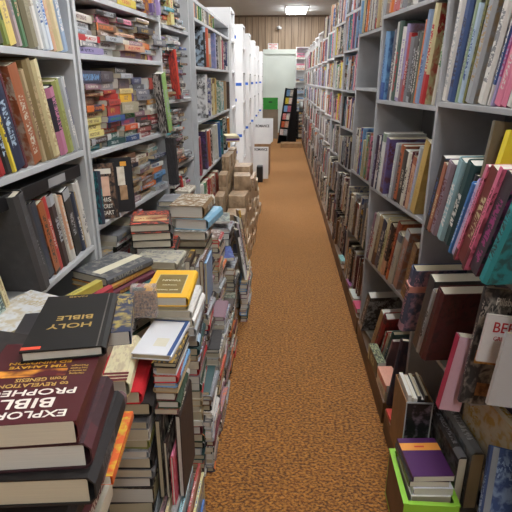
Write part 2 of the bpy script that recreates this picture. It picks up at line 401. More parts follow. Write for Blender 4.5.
# back door with its frame
M_DOOR = noisy('pale_door_paint', 'cfd8d0', 'd8e0d8', 2, .45)
da, db = pz(264, 80, 1.551).x, 0
xa = ray(264, 80)[0]/ray(264, 80)[1]*YW; xb = ray(296, 80)[0]/ray(296, 80)[1]*YW
dr = bpy.data.objects.new('door_1', None); COL.objects.link(dr); dr['kind'] = 'structure'; dr.location = (0, YW, 0)
boxes('door_leaf', [(xa+.04, xb-.04, -.06, -.012, .005, 2.26)], M_DOOR, dr, .004)
boxes('door_frame', [(xa-.03, xa+.04, -.1, -.001, 0, 2.40), (xb-.04, xb+.03, -.1, -.001, 0, 2.40), (xa+.04, xb-.04, -.1, -.001, 2.26, 2.40)], M_DOOR, dr, .006)
cyl('door_knob', (xb-.12, -.06, 1.0), (xb-.12, -.12, 1.0), .028, noisy('brass', 'b08d45', 'c8a55a', 5, .3, metal=1), dr)
# sign over the door, small bracket on the panelling
sg = empty('wall_sign', (0, YW-.008, 0), 0, 'small white paper notice with red lettering on the panelling above the door', 'sign')
sx = ray(273, 47)[0]/ray(273, 47)[1]*YW; sz = 1.55+ray(273, 47)[2]/ray(273, 47)[1]*YW
boxes('sign_board', [(sx-.15, sx+.15, -.004, .004, sz-.1, sz+.1)], M_WHITE, sg)
for i, t in enumerate(('EMPLOYEES', 'ONLY', 'PAST THIS', 'DOOR')):
    text(t, .05, M_INKS['d84a3a'], sg, Matrix.Translation((sx, -.006, sz+.066-.044*i)) @ Matrix.Rotation(R(90), 4, 'X'), 'lettering', bold=.001)
cmr = empty('wall_camera', (ray(279, 27)[0]/ray(279, 27)[1]*YW, YW, 1.55+ray(279, 27)[2]/ray(279, 27)[1]*YW), 0, 'small white security camera on a bracket high on the wood panelling', 'camera')
boxes('mount', [(-.03, .03, -.02, -.001, -.03, .03)], M_PANEL, cmr, .004)
cyl('arm', (0, -.02, 0), (0, -.1, -.03), .012, M_PANEL, cmr); cyl('body', (-.05, -.12, -.03), (.06, -.19, -.05), .035, M_PANEL, cmr)

# ceiling lights: one in view, the others further forward and over the next aisles
M_LAMP, _, lns, lls, lb = newmat('lamp_diffuser')
lb.inputs['Base Color'].default_value = (.9, .9, .9, 1); lb.inputs['Emission Color'].default_value = (.98, .99, 1, 1); lb.inputs['Emission Strength'].default_value = LAMP_STRENGTH
lamp_me = None
def lamp(x, y, label):
    global lamp_me
    e = empty('ceiling_light', (x, y, ZC), 0, label, 'ceiling light', 'fluorescent panels in the ceiling')
    for nm, lst, mt in (('frame', [(-.29, -.26, -.6, .6, -.03, -.001), (.26, .29, -.6, .6, -.03, -.001), (-.26, .26, -.6, -.57, -.03, -.001), (-.26, .26, .57, .6, -.03, -.001)], M_PANEL), ('diffuser', [(-.25, .25, -.56, .56, -.075, -.004)], M_LAMP)):
        if lamp_me and nm in lamp_me: link(nm, lamp_me[nm], e)
        else:
            o = boxes(nm, lst, mt, e); lamp_me = lamp_me or {}; lamp_me[nm] = o.data
lamp(.30, 14.6, 'bright rectangular ceiling light panel near the wood panelled wall')
for y in (11.2, 8.0, 4.8, 1.6, -1.4): lamp(.1 if y > 2 else .55, y, 'rectangular ceiling light panel over the aisle, %s' % {11.2: 'next after the one by the back wall', 8.0: 'above the white bookcase ends', 4.8: 'above the brown paper bundles', 1.6: 'above the near piles', -1.4: 'behind the photographer'}[y])
for x in (-2.0, 2.1):
    for y in (9.5, 5.5, 1.5): lamp(x, y, 'rectangular ceiling light panel over the next aisle on the %s, %s' % ('left' if x < 0 else 'right', {9.5: 'far end', 5.5: 'middle', 1.5: 'near end'}[y]))

# ------------------------------------------------------------------ bookcases
def bookcase(F, shelves, height, depth, label, mat=M_SHELF, side_mat=None, plinth=0, near_side=True, thick=.018, stickers=0, top=True, edge=None, half=None):
    F.sh = sorted(list(shelves)+([height] if top else [])); F.ns = near_side
    e = empty('bookcase', F.o, math.atan2(F.e.y, F.e.x), label, 'bookcase', 'bookcases along the aisle')
    s = -1 if F.side > 0 else 1; L = F.L      # local x runs near to far; depth to local y
    def bx(nm, x0, x1, y0, y1, z0, z1, m, bev=.0015):
        y0, y1 = sorted((s*y0, s*y1)); return boxes(nm, [(x0, x1, y0, y1, z0, z1)], m, e, bev)
    if near_side: bx('side_panel', 0, .02, 0, depth, 0, height, side_mat or mat)
    bx('side_panel', L-.02, L, 0, depth, 0, height, side_mat or mat)
    bx('back_panel', .02, L-.02, depth-.008, depth, .02, height-.02, M_BACK, 0)
    if top: bx('top_panel', .02, L-.02, 0, depth-.008, height-.02, height, mat)
    for z in shelves:
        if half and z == half[0]: bx('shelf', half[1], L-.02, .0, depth-.009, z-thick, z, mat); continue
        bx('shelf', .02, L-.02, .0, depth-.009, z-thick, z, mat)
    if plinth: bx('plinth', .02, L-.02, .0, depth-.009, 0, plinth, edge or M_EDGE)
    if stickers:
        k = 0
        for z in (2.02, 1.83, 1.5, 1.32, 1.13, .9, .7):
            k += 1; boxes('sticker', [(-.001, -.0001, *sorted((s*(.02+.06*(k % 3)), s*(.09+.06*(k % 3)))), z-.017, z+.017)], M_INKS['2f66c8'], e)
    return e
# left: two near cases, then cases that each stand a step further into the aisle
FL1 = Frame((-.69, .80), (-.69, 1.745), 'left near bookcase')
FL2 = Frame((-.69, 1.765), (-.60, 2.62), 'second left bookcase')
FL3 = Frame((-.60, 2.64), (-.555, 3.16), 'narrow third left bookcase')
FL4 = Frame((-.535, 3.2), (-.495, 4.8), 'fourth left bookcase')
bookcase(FL1, [.66, .975, 1.32, 1.63], 2.05, .24, 'gray painted bookcase nearest on the left, full of thick religious hardcovers', plinth=.06)
bookcase(FL2, [.74, 1.03, 1.30, 1.635, 1.83], 2.05, .25, 'gray painted bookcase full of lying paperbacks, second along the left side', plinth=.06)
bookcase(FL3, [.78, 1.10, 1.45, 1.81], 2.05, .25, 'narrow gray bookcase of tightly stacked paperbacks, third along the left', plinth=.06, near_side=False)
bookcase(FL4, [.30, .62, .95, 1.30, 1.63, 1.9], 2.0, .25, 'gray bookcase with upright large books behind the brown paper bundles', plinth=.06)
WY = (4.9, 6.3, 7.45, 8.7, 10.0, 11.8)
FLW = [Frame((-.485, y0), (-.485, y0+(.34 if i else .36)), 'white bookcase %d' % i) for i, y0 in enumerate(WY)]
WN = ['nearest', 'second', 'third', 'fourth', 'fifth', 'sixth']
for i, F in enumerate(FLW):
    lab = 'tall white bookcase with blue stickers down its end, %s of the row of white ones' % WN[i]
    bookcase(F, [.3, .62, .95, 1.3, 1.63, 1.9], 2.16-.004*i, .7, lab, mat=M_PANEL, stickers=1, plinth=.06)
# right: sawtooth row, each case turned towards the reader
def rframe(i):
    far = 2.87+.88*(i-1)
    if i == 0: return Frame((.68, .95), (.565, 1.97), 'nearest right bookcase')
    if i == 1: return Frame((.62, 2.02), (.50, 2.87), 'second right bookcase')
    return Frame((.585, far-.84), (.505, far), '%s right bookcase' % ORD[i+1])
NR = 14
FRS = [rframe(i) for i in range(NR)]
RSH = {0: [.12, .56, 1.02, 1.475, 1.9], 1: [.12, .56, .98, 1.45, 1.86], 2: [.12, .5, .93, 1.5, 1.84]}
def rsh(i): return RSH.get(i, [.12, .48, .85, 1.17, 1.47, 1.78])
for i, F in enumerate(FRS):
    sh = rsh(i)
    bookcase(F, sh[1:], 2.3 if i < 2 else 2.06 if i < 7 else 2.2, .27, ['gray painted bookcase nearest on the right, holding large picture books', 'gray bookcase on the right with children\'s picture books and a wide gold album'][i] if i < 2 else
             'gray bookcase in the right hand row, %s away from the camera' % ORD[i+1], mat=M_SHELFR if i < 5 else M_PANEL, plinth=.12, edge=M_EDGE, half=(.56, .47) if i == 0 else None)
# low wooden ledge along the carpet on the right, its boards laid end to end
M_LEDGE = noisy('scuffed_wood', '4a3524', '7a5a3c', 14, .55, .2, 30, stretch=(1, .15, 1))
bm = bmesh.new()
for F in FRS:
    p0, p1 = F.P(0, -.002, 0), F.P(F.L, -.002, 0); y0 = max(p0.y, 1.6)
    px0 = p0.x if y0 == p0.y else p0.x+(p1.x-p0.x)*(y0-p0.y)/(p1.y-p0.y)
    q = [(.492, y0), (px0, y0), (p1.x-.001, p1.y), (.492, p1.y)]
    vb = [bm.verts.new((*p, 0.001)) for p in q]; vt = [bm.verts.new((*p, .118)) for p in q]
    bm.faces.new(vb[::-1]); bm.faces.new(vt)
    for i in range(4): bm.faces.new((vb[i], vb[(i+1) % 4], vt[(i+1) % 4], vt[i]))
me = bpy.data.meshes.new('floor_ledge'); bm.to_mesh(me); bm.free(); me.materials.append(M_LEDGE)
tag(link('floor_ledge', me), 'low scuffed brown wooden ledge along the right edge of the carpet, under the leaning books', 'ledge')


# ------------------------------------------------------------------ books: right side, nearest case
F0, F1, F2 = FRS[:3]
Z0, Z1, Z2 = rsh(0), rsh(1), rsh(2)
px_row(F0, Z0[3], [(437.5, 444.5, 'white', 'silver', .38, 9), (444.5, 452, '3a5a92', 'navy', .39, 11), (452, 455, 'a9c4a4', 'gray', .36, 12), (455, 459, 'pale_blue', 'blue', .3, 12), (459, 461, 'olive', 'black', .38, 13),
    (461, 473.5, 'silver', 'tan', .38, 14), (473.5, 483, 'white', 'gray', .37, 15), (483, 486, 'blue', 'white', .37, 16), (486, 489.5, 'magenta', 'lavender', .37, 17), (489.5, 496, 'pink', 'white', .36, 17), (496, 502, 'dark_purple', 'pink', .33, 17),
    (502, 508, 'white', 'red', .37, 17), (508, 514, 'green', 'cream', .36, 17), (514, 522, 'silver', 'maroon', .36, 17), (522, 532, 'cream', 'brown', .36, 17), (532, 544, 'blue', 'white', .36, 17)], 'shelf of large picture books, nearest right bookcase', out=.0, W=.22)
# second case: children's row
px_row(F1, Z1[3], [(371, 373, 'silver', 'gray', .34, 5), (373, 375, 'white', 'sky_blue', .31, 6), (375, 377.5, 'yellow', 'white', .29, 6), (377.5, 384.5, 'sky_blue', 'blue', .33, 6), (384.5, 387, 'navy', 'white', .33, 7), (387, 388.5, 'white', 'black', .36, 7), (388.5, 392, '3c5a50', 'red', .36, 7),
    (392, 396, 'white', 'lavender', .33, 7), (396, 398, 'lavender', 'mauve', .34, 7), (398, 400.5, 'red', 'white', .3, 7), (400.5, 403, 'gray', 'black', .28, 7), (403, 406, 'charcoal', 'silver', .28, 8), (406, 408, 'black', 'white', .3, 8), (408, 410.5, '6b746c', 'white', .29, 8), (410.5, 412, 'orange', 'yellow', .34, 9),
    (412, 417, '8fa9cf', 'blue', .37, 9), (417, 428.5, 'cream', 'red', .44, 10), (428.5, 431.5, 'green', 'ivory', .4, 10), (431.5, 434, '9a9ca4', 'white', .4, 10), (434, 436.5, 'c43a68', 'white', .4, 10), (436.5, 440, 'white', 'silver', .4, 10)], "shelf of children's books, second right bookcase")
px_row(F1, Z1[4], [(374, 377, 'white', 'black', .26, 6), (377, 381, 'mauve', 'white', .24, 9), (381, 384, 'white', 'orange', .24, 9), (384, 387, 'tan', 'brown', .24, 10), (387, 391, 'orange', 'black', .24, 10), (391, 394, 'red', 'white', .24, 10), (394, 400, 'white', 'red', .24, 10), (400, 410, 'ivory', 'gray', .24, 10), (410, 422, 'gray', 'white', .24, 10)], 'top shelf, second right bookcase')
# second row of both cases
px_row(F1, Z1[2], [(371, 373, 'dark_purple', 'lavender', .29, 10), (373, 374.5, 'maroon', 'white', .29, 10), (374.5, 376, 'navy', 'white', .3, 10), (376, 379.5, 'white', '8fa08c', .31, 9), (379.5, 388, '6a5a94', 'maroon', .29, 9), (388, 390.5, 'silver', 'white', .28, 10), (390.5, 392.5, 'gray', 'mauve', .28, 10), (392.5, 395.5, 'b4623c', 'black', .28, 10),
    (395.5, 399, 'black', 'ivory', .26, 10), (399, 402.5, 'ivory', 'black', .26, 12), (402.5, 404, 'maroon', 'white', .27, 12), (404, 407, 'peach', 'rust', .25, 12), (407, 409.5, 'silver', 'lavender', .3, 13), (409.5, 428, 'd9b562', 'c9a24e', .335, 16), (428, 430.5, 'teal', 'white', .33, 16), (430.5, 434, 'ivory', 'dark_green', .33, 17)], 'second row shelf, second right bookcase', out=.01)
px_row(F0, Z0[2], [(434, 437, 'black', 'blue', .29, 17, .05), (437, 440, 'b06a4c', 'cream', .27, 17, .05), (440, 447, '8d7a86', 'maroon', .28, 17, .05), (447, 454, '8fb3bb', 'white', .3, 18, .05), (454, 461, 'dark_teal', 'white', .3, 18, .05), (461, 464, 'charcoal', 'red', .27, 18, .04)], 'second row shelf, nearest right bookcase', W=.18)
px_row(F0, Z0[2], [(467, 470, '3f7fc2', 'pale_blue', .26, 21, .075), (470, 475, 'a593c8', 'c9bfe0', .27, 21, .075), (476.5, 479, 'pink', 'maroon', .33, 21, .09), (479, 489, '7c2f2c', 'cream', .32, 21, .085), (490, 493, 'f07aa0', 'maroon', .34, 21, .1), (493, 503, '3a3440', 'magenta', .32, 21, .09), (506, 514, 'teal', 'dark_teal', .3, 21, .09)], 'edge of the second row, nearest right bookcase', W=.17)
# third row (knee high)
px_row(F1, Z1[1], [(362, 364, 'silver', 'red', .3, 18, .01), (364, 366, 'gray', 'white', .3, 18, .01), (366, 368, 'mauve', 'white', .3, 18, .01), (368, 371, 'ivory', 'red', .31, 18, .01), (371, 374, 'tan', 'brown', .31, 18, .01), (374, 377.5, 'navy', 'white', .3, 18, .01), (377.5, 380, 'cream', 'olive', .33, 18, .01),
    (380, 385, 'dark_brown', 'peach', .31, 18, .01), (385, 387.5, 'rust', 'orange', .35, 18, .01), (387.5, 392, 'ivory', 'gray', .3, 18, .01), (392, 400, 'b98a78', 'silver', .34, 18, .01), (400, 406, '8a6440', 'b98a52', .3, 18, .01)], 'third row, second right bookcase', W=.2)
px_row(F0, Z0[1], [(398, 403, '707a70', 'c09a62', .3, 15, .07), (404, 409, 'c7bd96', 'brown', .32, 15, .07), (412, 425, '4d5674', 'c99ab0', .31, 15, .075), (426, 431, 'charcoal', 'black', .33, 15, .07), (431, 434, 'silver', 'black', .3, 16, .07), (434, 444, '5d1d20', '3a1416', .32, 16, .07), ], 'third row, nearest right bookcase', W=.2)
# bottom row on the ledge: second case
px_row(F1, .1205, [(343, 348, '74869c', 'navy', .24, 22, .03), (348, 350.5, 'ivory', 'gray', .27, 22, .03), (350.5, 353, 'silver', 'blue', .27, 22, .03), (353, 355, 'gray', 'white', .27, 22, .03), (355, 358, 'peach', 'black', .28, 22, .03), (358, 361, 'ivory', 'black', .27, 22, .03)], 'bottom row on the ledge, second right bookcase', W=.18)
px_row(F1, .1205, [(363, 374, '232226', 'silver', .29, 24, .04), (375, 377.5, 'tan', 'brown', .3, 24, .04), (377.5, 381, '9c1f26', 'maroon', .3, 24, .04)], 'bottom row beside the starred black book', W=.18)
rnd_row(F1, .1205, .30, .42, 'bottom row on the ledge, second right bookcase', P_DARK, (.2, .26), lean=22, out=.03)
# filler behind: backs of rows so the shelves read full
rnd_row(F0, Z0[2], .03, .30, 'second row shelf, nearest right bookcase', P_DARK, (.2, .27), (.02, .04), 4, out=-.04)
# random rows in the further right cases
for i in range(2, NR):
    F = FRS[i]; sh = rsh(i); nm = F.name
    far = i > 4
    for k, z in enumerate(sh):
        z += .0005
        gap = (sh[k+1] if k+1 < len(sh) else z+.34)-z
        hmax = min(gap-.045, .32)
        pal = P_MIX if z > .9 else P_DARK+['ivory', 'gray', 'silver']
        nmr = ['bottom row', 'third row', 'second row', 'eye level shelf', 'upper shelf', 'top shelf'][k]+', '+nm
        if i == 2 and k == 3:
            px_row(F, z, [(318, 320.5, 'teal', 'white', .24, 8), (320.5, 323, 'ivory', 'brown', .25, 8), (323, 325.5, 'tan', 'brown', .25, 9), (325.5, 328, 'd07a4a', 'white', .26, 9), (328, 331, 'f0c27a', 'cream', .29, 9), (331, 333.5, 'b4626c', 'white', .28, 9), (333.5, 336, 'silver', 'pink', .28, 9),
                (336, 341, 'dark_purple', 'purple', .29, 9), (341, 344.5, '84505c', 'white', .28, 9)], nmr); 
            add_book(F.P(.08, -.02, z), F.e*-.05+Vector((0, 0, 1)), (F.e+F.n*.25).normalized(), .016, .3, .22, 'white', 'teal', kind='book', place=nmr, how='row', show=1, prev=None, next=None, idx=30)
            continue
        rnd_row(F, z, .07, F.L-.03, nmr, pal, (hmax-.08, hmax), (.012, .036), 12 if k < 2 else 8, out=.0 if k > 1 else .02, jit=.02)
    # a row standing on top of the case
    if i < 7: rnd_row(F, 2.061, .02, F.L-.05, 'top of the '+nm, P_MIX, (.2, .28), (.012, .04), 9, jit=.02)

# ------------------------------------------------------------------ left, nearest case
px_row(FL1, 1.631, [(-14, -4, 'gray', 'white', .27, 17), (-4, 3, '55585e', 'silver', .16, 17), (3, 9, '44463a', 'olive', .25, 16), (9, 15, '7c8c3a', 'dark_green', .25, 16), (15, 22, 'e6cf72', 'tan', .28, 16), (22, 27, 'b3a2a4', 'gray', .28, 16), (27, 32, '4c7a52', 'peach', .27, 17), (32, 43, '8a8468', '9a9478', .3, 17), (43, 47.5, 'c9c2ad', 'white', .3, 17),
    (47.5, 53, 'dfe6ea', 'blue', .28, 17), (53, 58, 'd8e2ee', '4a7cc4', .28, 18), (58, 61, 'peach', 'cream', .3, 18), (61, 66.5, 'e9d7ac', 'cream', .3, 18), (66.5, 72, '93a9c4', 'white', .27, 20)], 'upper shelf, left near bookcase')
px_row(FL1, 1.321, [(-22, -8, 'gray', 'white', .24, 16), (-8, 2, '7d8082', 'white', .24, 16), (2, 10, 'b02c30', 'maroon', .25, 15), (10, 17, 'black', 'pale_blue', .26, 16), (17, 20.5, 'yellow', 'navy', .255, 16), (20.5, 30, '18294a', 'pale_blue', .26, 16), (30, 33, 'maroon', 'black', .27, 16), (33, 47, 'a05a34', 'ivory', .27, 16),
    (47, 51, 'b7a27a', 'brown', .26, 17), (52, 58, '8c7a50', 'tan', .29, 17), (58, 63.5, 'ddd0a0', 'tan', .29, 17), (64, 72, '1c1c34', 'c27a9a', .21, 17), (72, 77.5, '9aa25a', 'olive', .23, 17), (78, 82, 'silver', 'white', .24, 17), (82, 85.5, '3a3f6e', 'white', .24, 18)], 'middle shelf of hardcovers, left near bookcase')
px_row(FL1, .976, [(-24, -10, 'd8c89a', 'white', .26, 14, .03), (-10, 4, 'b9c8c0', 'dark_teal', .27, 14, .03), (4, 8, 'cream', 'tan', .26, 14, .03), (30, 47, '4a4a4d', '505054', .3, 14, .02), (48, 54, '20242e', 'gray', .25, 13), (54, 59, '2c3a4a', 'navy', .25, 13), (59, 64, 'b4622e', 'black', .24, 13), (64, 67, 'red', 'white', .25, 13), (67, 73, '3c2a26', 'silver', .25, 13), (73, 76, 'd6d2c8', 'gray', .24, 13),
    (76, 79, 'peach', 'white', .23, 13), (79, 86, '141416', 'silver', .24, 13), (86, 89, '2e3b52', 'white', .22, 13), (89, 92, 'b09866', 'tan', .22, 13), (92, 96, 'e2e0da', 'gray', .25, 13)], 'lower shelf of dark volumes, left near bookcase')
# label-edged black box lying across the lower shelf books
# ------------------------------------------------------------------ left, second and third cases: lying paperbacks
colsM = [['teal', 'dark_brown', ('e9dc8c', 'brown'), ('e9dc8c', 'brown'), ('e4d684', 'brown'), 'cream', 'navy', ('8a5a3c', 'tan', .03), ('7a4a30', 'tan', .012), ('9a6a4a', 'tan', .012), ('mauve', 'ivory', .02), ('45465a', 'sky_blue', .045)],
    [('dark_teal', 'white'), ('2c6a5c', 'white'), ('c8582c', 'white'), ('b8323a', 'navy'), ('3a5aa0', 'green'), ('b03030', 'gold', .038), ('c0392f', 'maroon', .022), ('c0392f', 'maroon', .022), ('b03028', 'gold', .014), ('gray', 'ivory', .03), ('4a4350', 'gray', .04)],
    [('2a4f80', 'white'), ('8fa08a', 'white'), ('e0602c', 'white'), ('5a3f6a', 'red'), ('3f8a4c', 'white'), ('b9b094', 'ivory', .045), ('e8b42a', 'purple', .034), ('ead28c', 'tan', .02), ('6e5a5e', 'navy', .04), ('silver', 'gray', .02), ('charcoal', 'white', .02)],
    [('9c4a48', 'white'), ('a8605c', 'ivory'), ('dark_brown', 'white'), ('charcoal', 'red'), ('mauve', 'ivory'), ('2e2e34', 'white'), ('c9b8a8', 'gray'), ('gray', 'navy'), ('7a7a86', 'white'), ('474a52', 'silver'), ('3a3e6a', 'silver', .03)],
    [('cab0a0', 'white'), ('charcoal', 'white'), ('8e2c30', 'white'), ('c23a34', 'ivory'), ('ivory', 'gray'), ('white', 'gray'), ('e8a03a', 'white'), ('gray', 'white'), ('charcoal', 'white'), ('b0453a', 'gold', .05)]]
shelf_stacks(FL2, 1.301, 1.615, .034, .826, 'middle shelf, second left bookcase', colsM, L=(.148, .156), jit=.012)
shelf_stacks(FL2, 1.6365, 1.81, .034, .826, 'upper shelf, second left bookcase', L=(.13, .19), pal=['silver', 'gray', 'white', 'ivory', 'tan', 'mauve', 'charcoal', 'lavender', 'brown', 'peach', 'orange', 'pink', 'gray', 'white', 'silver', 'ivory', 'gray', 'white'], T=(.009, .028), minfill=.88)
shelf_stacks(FL2, 1.831, 2.02, .034, .826, 'top shelf, second left bookcase', L=(.13, .19), pal=['white', 'ivory', 'silver', 'lavender', 'yellow', 'gray', 'orange', 'purple', 'tan'])
shelf_stacks(FL2, 1.031, 1.28, .285, .826, 'lower shelf, second left bookcase', L=(.14, .18), pal=['ivory', 'gray', 'navy', 'orange', 'white', 'silver', 'sky_blue', 'tan', 'charcoal', 'brown', 'teal', 'mauve'], minfill=.78, T=(.012, .026))
shelf_stacks(FL2, .741, 1.01, .02, .826, 'bottom visible shelf, second left bookcase', L=(.14, .18), pal=P_DARK, minfill=.55)
for z0, z1, nm, pal in ((1.811, 2.0, 'top shelf', P_PB), (1.451, 1.79, 'upper shelf', P_PB), (1.101, 1.43, 'middle shelf', P_PB), (.781, 1.08, 'lower shelf', P_PB)):
    shelf_stacks(FL3, z0, z1, .012, .41, nm+', narrow third left bookcase', L=(.10, .13), pal=pal, T=(.009, .02), W=.12, minfill=.93, jit=.03)
# two dark hardcovers standing face out at the near end of the lower shelf
def leaner(F, s, z, L, W, T, c, acc, lean, out, lab, yaw=0, **k):
    a = R(lean); add_book(F.P(s, -out, z+T/2*math.sin(a)), -F.e*math.sin(a)+Vector((0, 0, math.cos(a))), (F.n+F.e*math.tan(R(yaw))).normalized(), T, L, W, c, acc, lab=lab, how='lean', place='', **k)
def faceout(F, s, z, L, W, T, c, acc, yaw, tilt, place, out=0, **k):
    n = (-F.n+F.e*-math.tan(R(yaw))).normalized()      # the way the cover looks
    up = (Vector((0, 0, 1))*math.cos(R(tilt))-n*math.sin(R(tilt))); side = n.cross(up)   # book spine at one side
    b = add_book(F.P(s, -out, z), up, side, T, L, W, c, acc, place=place, how='face', show=1.2, hard=True, **k)
    return b
leaner(FL2, .045, 1.032, .2, .05, .02, '1c2c44', 'teal', 0, .01, 'dark blue spine at the near end of the lower paperback shelf, beside black hardcovers')
faceout(FL2, .145, 1.033, .215, .12, .025, '1b1618', 'peach', 55, 4, 'lower shelf, second left bookcase', out=.025, near='figure', text_on=.3, lab='black hardcover with a pale figure and white lettering, beside the post of the paperback bookcase')
faceout(FL2, .262, 1.033, .22, .13, .025, '14161c', 'e8dcc8', 55, 4, 'lower shelf, second left bookcase', out=.045, near='profile', text_on=.2, lab='black hardcover showing a white bearded profile, standing beside lying paperbacks')
# upright things among the paperbacks
leaner(FL2, .81, 1.302, .28, .04, .055, '96c46a', 'silver', 14, .04, 'tall pale green and gray spine leaning across the end of the paperback shelf')
leaner(FL2, .765, 1.302, .28, .04, .012, 'black', 'white', 14, .04, 'thin black spine leaning behind the tall pale green book')
leaner(FL2, .83, 1.032, .24, .05, .022, '202226', 'charcoal', 6, .06, 'tall shiny black volume standing at the end of the lower paperback shelf')
leaner(FL3, .17, 1.452, .25, .04, .02, 'd8402e', 'maroon', 14, .03, 'bright red spine leaning against the stacked paperbacks of the narrow bookcase')
leaner(FL2, .70, 1.832, .165, .05, .05, 'e0963c', 'purple', 12, .02, 'orange spined book leaning on the top shelf of the paperback bookcase')
leaner(FL2, .79, 1.832, .165, .05, .05, '9a83b8', 'white', 10, .02, 'lavender book leaning beside the orange one on the top paperback shelf')
leaner(FL3, .13, 1.812, .2, .05, .06, 'e9df8c', 'red', 8, .02, 'pale yellow book with a red band on the top shelf of the narrow bookcase')
leaner(FL3, .2, .782, .27, .05, .012, 'd03030', 'maroon', 18, .03, 'thin red spine leaning at the foot of the narrow paperback bookcase')
leaner(FL3, .25, .782, .24, .05, .02, 'ivory', 'gray', 18, .03, 'ivory spine leaning next to the thin red one near the brown album')
# fourth left case: uprights
px_row(FL4, 1.631, [(200.5, 206, 'black', 'pale_blue', .27, 5), (206, 209, 'd8603a', 'orange', .3, 6), (209, 211, 'white', 'tan', .22, 6), (211, 217, '7c8cc0', 'lavender', .25, 6), (217, 219, 'charcoal', 'white', .24, 6), (219, 222, 'ivory', 'gray', .25, 6), (222, 224, 'b8445a', 'white', .22, 7), (224, 227, '26335e', 'white', .22, 7)], 'upper shelf, fourth left bookcase', out=.01)
px_row(FL4, 1.301, [(200.5, 208, 'e4e4e4', 'charcoal', .28, 3), (208, 212, '2b3a86', 'white', .26, 7), (212, 215, 'e0d2a0', 'brown', .26, 8), (215, 217, 'gold', 'olive', .26, 8), (217, 221, '4a8a74', 'white', .24, 9), (221, 224, 'white', 'teal', .23, 9), (224, 227, 'c09a74', 'tan', .24, 9), (227, 229.5, 'dark_brown', 'black', .23, 9)], 'middle shelf, fourth left bookcase', out=.01)
px_row(FL4, .951, [(200.5, 203, 'b02040', 'maroon', .25, 10), (203, 209, '2c2434', 'purple', .27, 10), (209, 212, 'd0603c', 'rust', .26, 10), (212, 214, 'black', 'white', .26, 10), (214, 219, 'dcd8c8', 'white', .27, 9), (219, 221, '3a6aa8', 'white', .28, 8), (221, 224, 'dark_teal', 'teal', .29, 8), (224, 228, '1a1a1c', 'white', .29, 8), (228, 231, 'e0a040', 'orange', .27, 9)], 'lower shelf, fourth left bookcase', out=.01)
rnd_row(FL4, 1.901, .02, .8, 'top shelf, fourth left bookcase', ['yellow', 'orange', 'white', 'tan', 'green', 'gray', 'cream', 'dark_green'], (.1, .25), (.03, .06), 5)
px_row(FL4, .621, [(201, 203.5, 'white', 'green', .27, 12), (203.5, 206, '3f8a5c', 'white', .27, 12), (206, 208, 'ivory', 'green', .27, 12), (208, 210.5, 'c03440', 'white', .27, 12), (210.5, 213, 'peach', 'red', .26, 12), (213, 216, 'd8c8b8', 'red', .25, 12), (216, 219, 'b0503c', 'white', .25, 12)], 'low shelf of thin annuals, fourth left bookcase', out=.02)
for i, F in enumerate(FLW[:2]):
    for z in (.62, .95, 1.3, 1.63):
        rnd_row(F, z+.001, .03, .3, 'sparse shelf of the '+['nearest', 'second', 'third'][i]+' white bookcase', P_MIX, (.16, .22), (.02, .04), 4, out=-.05, jit=.02)

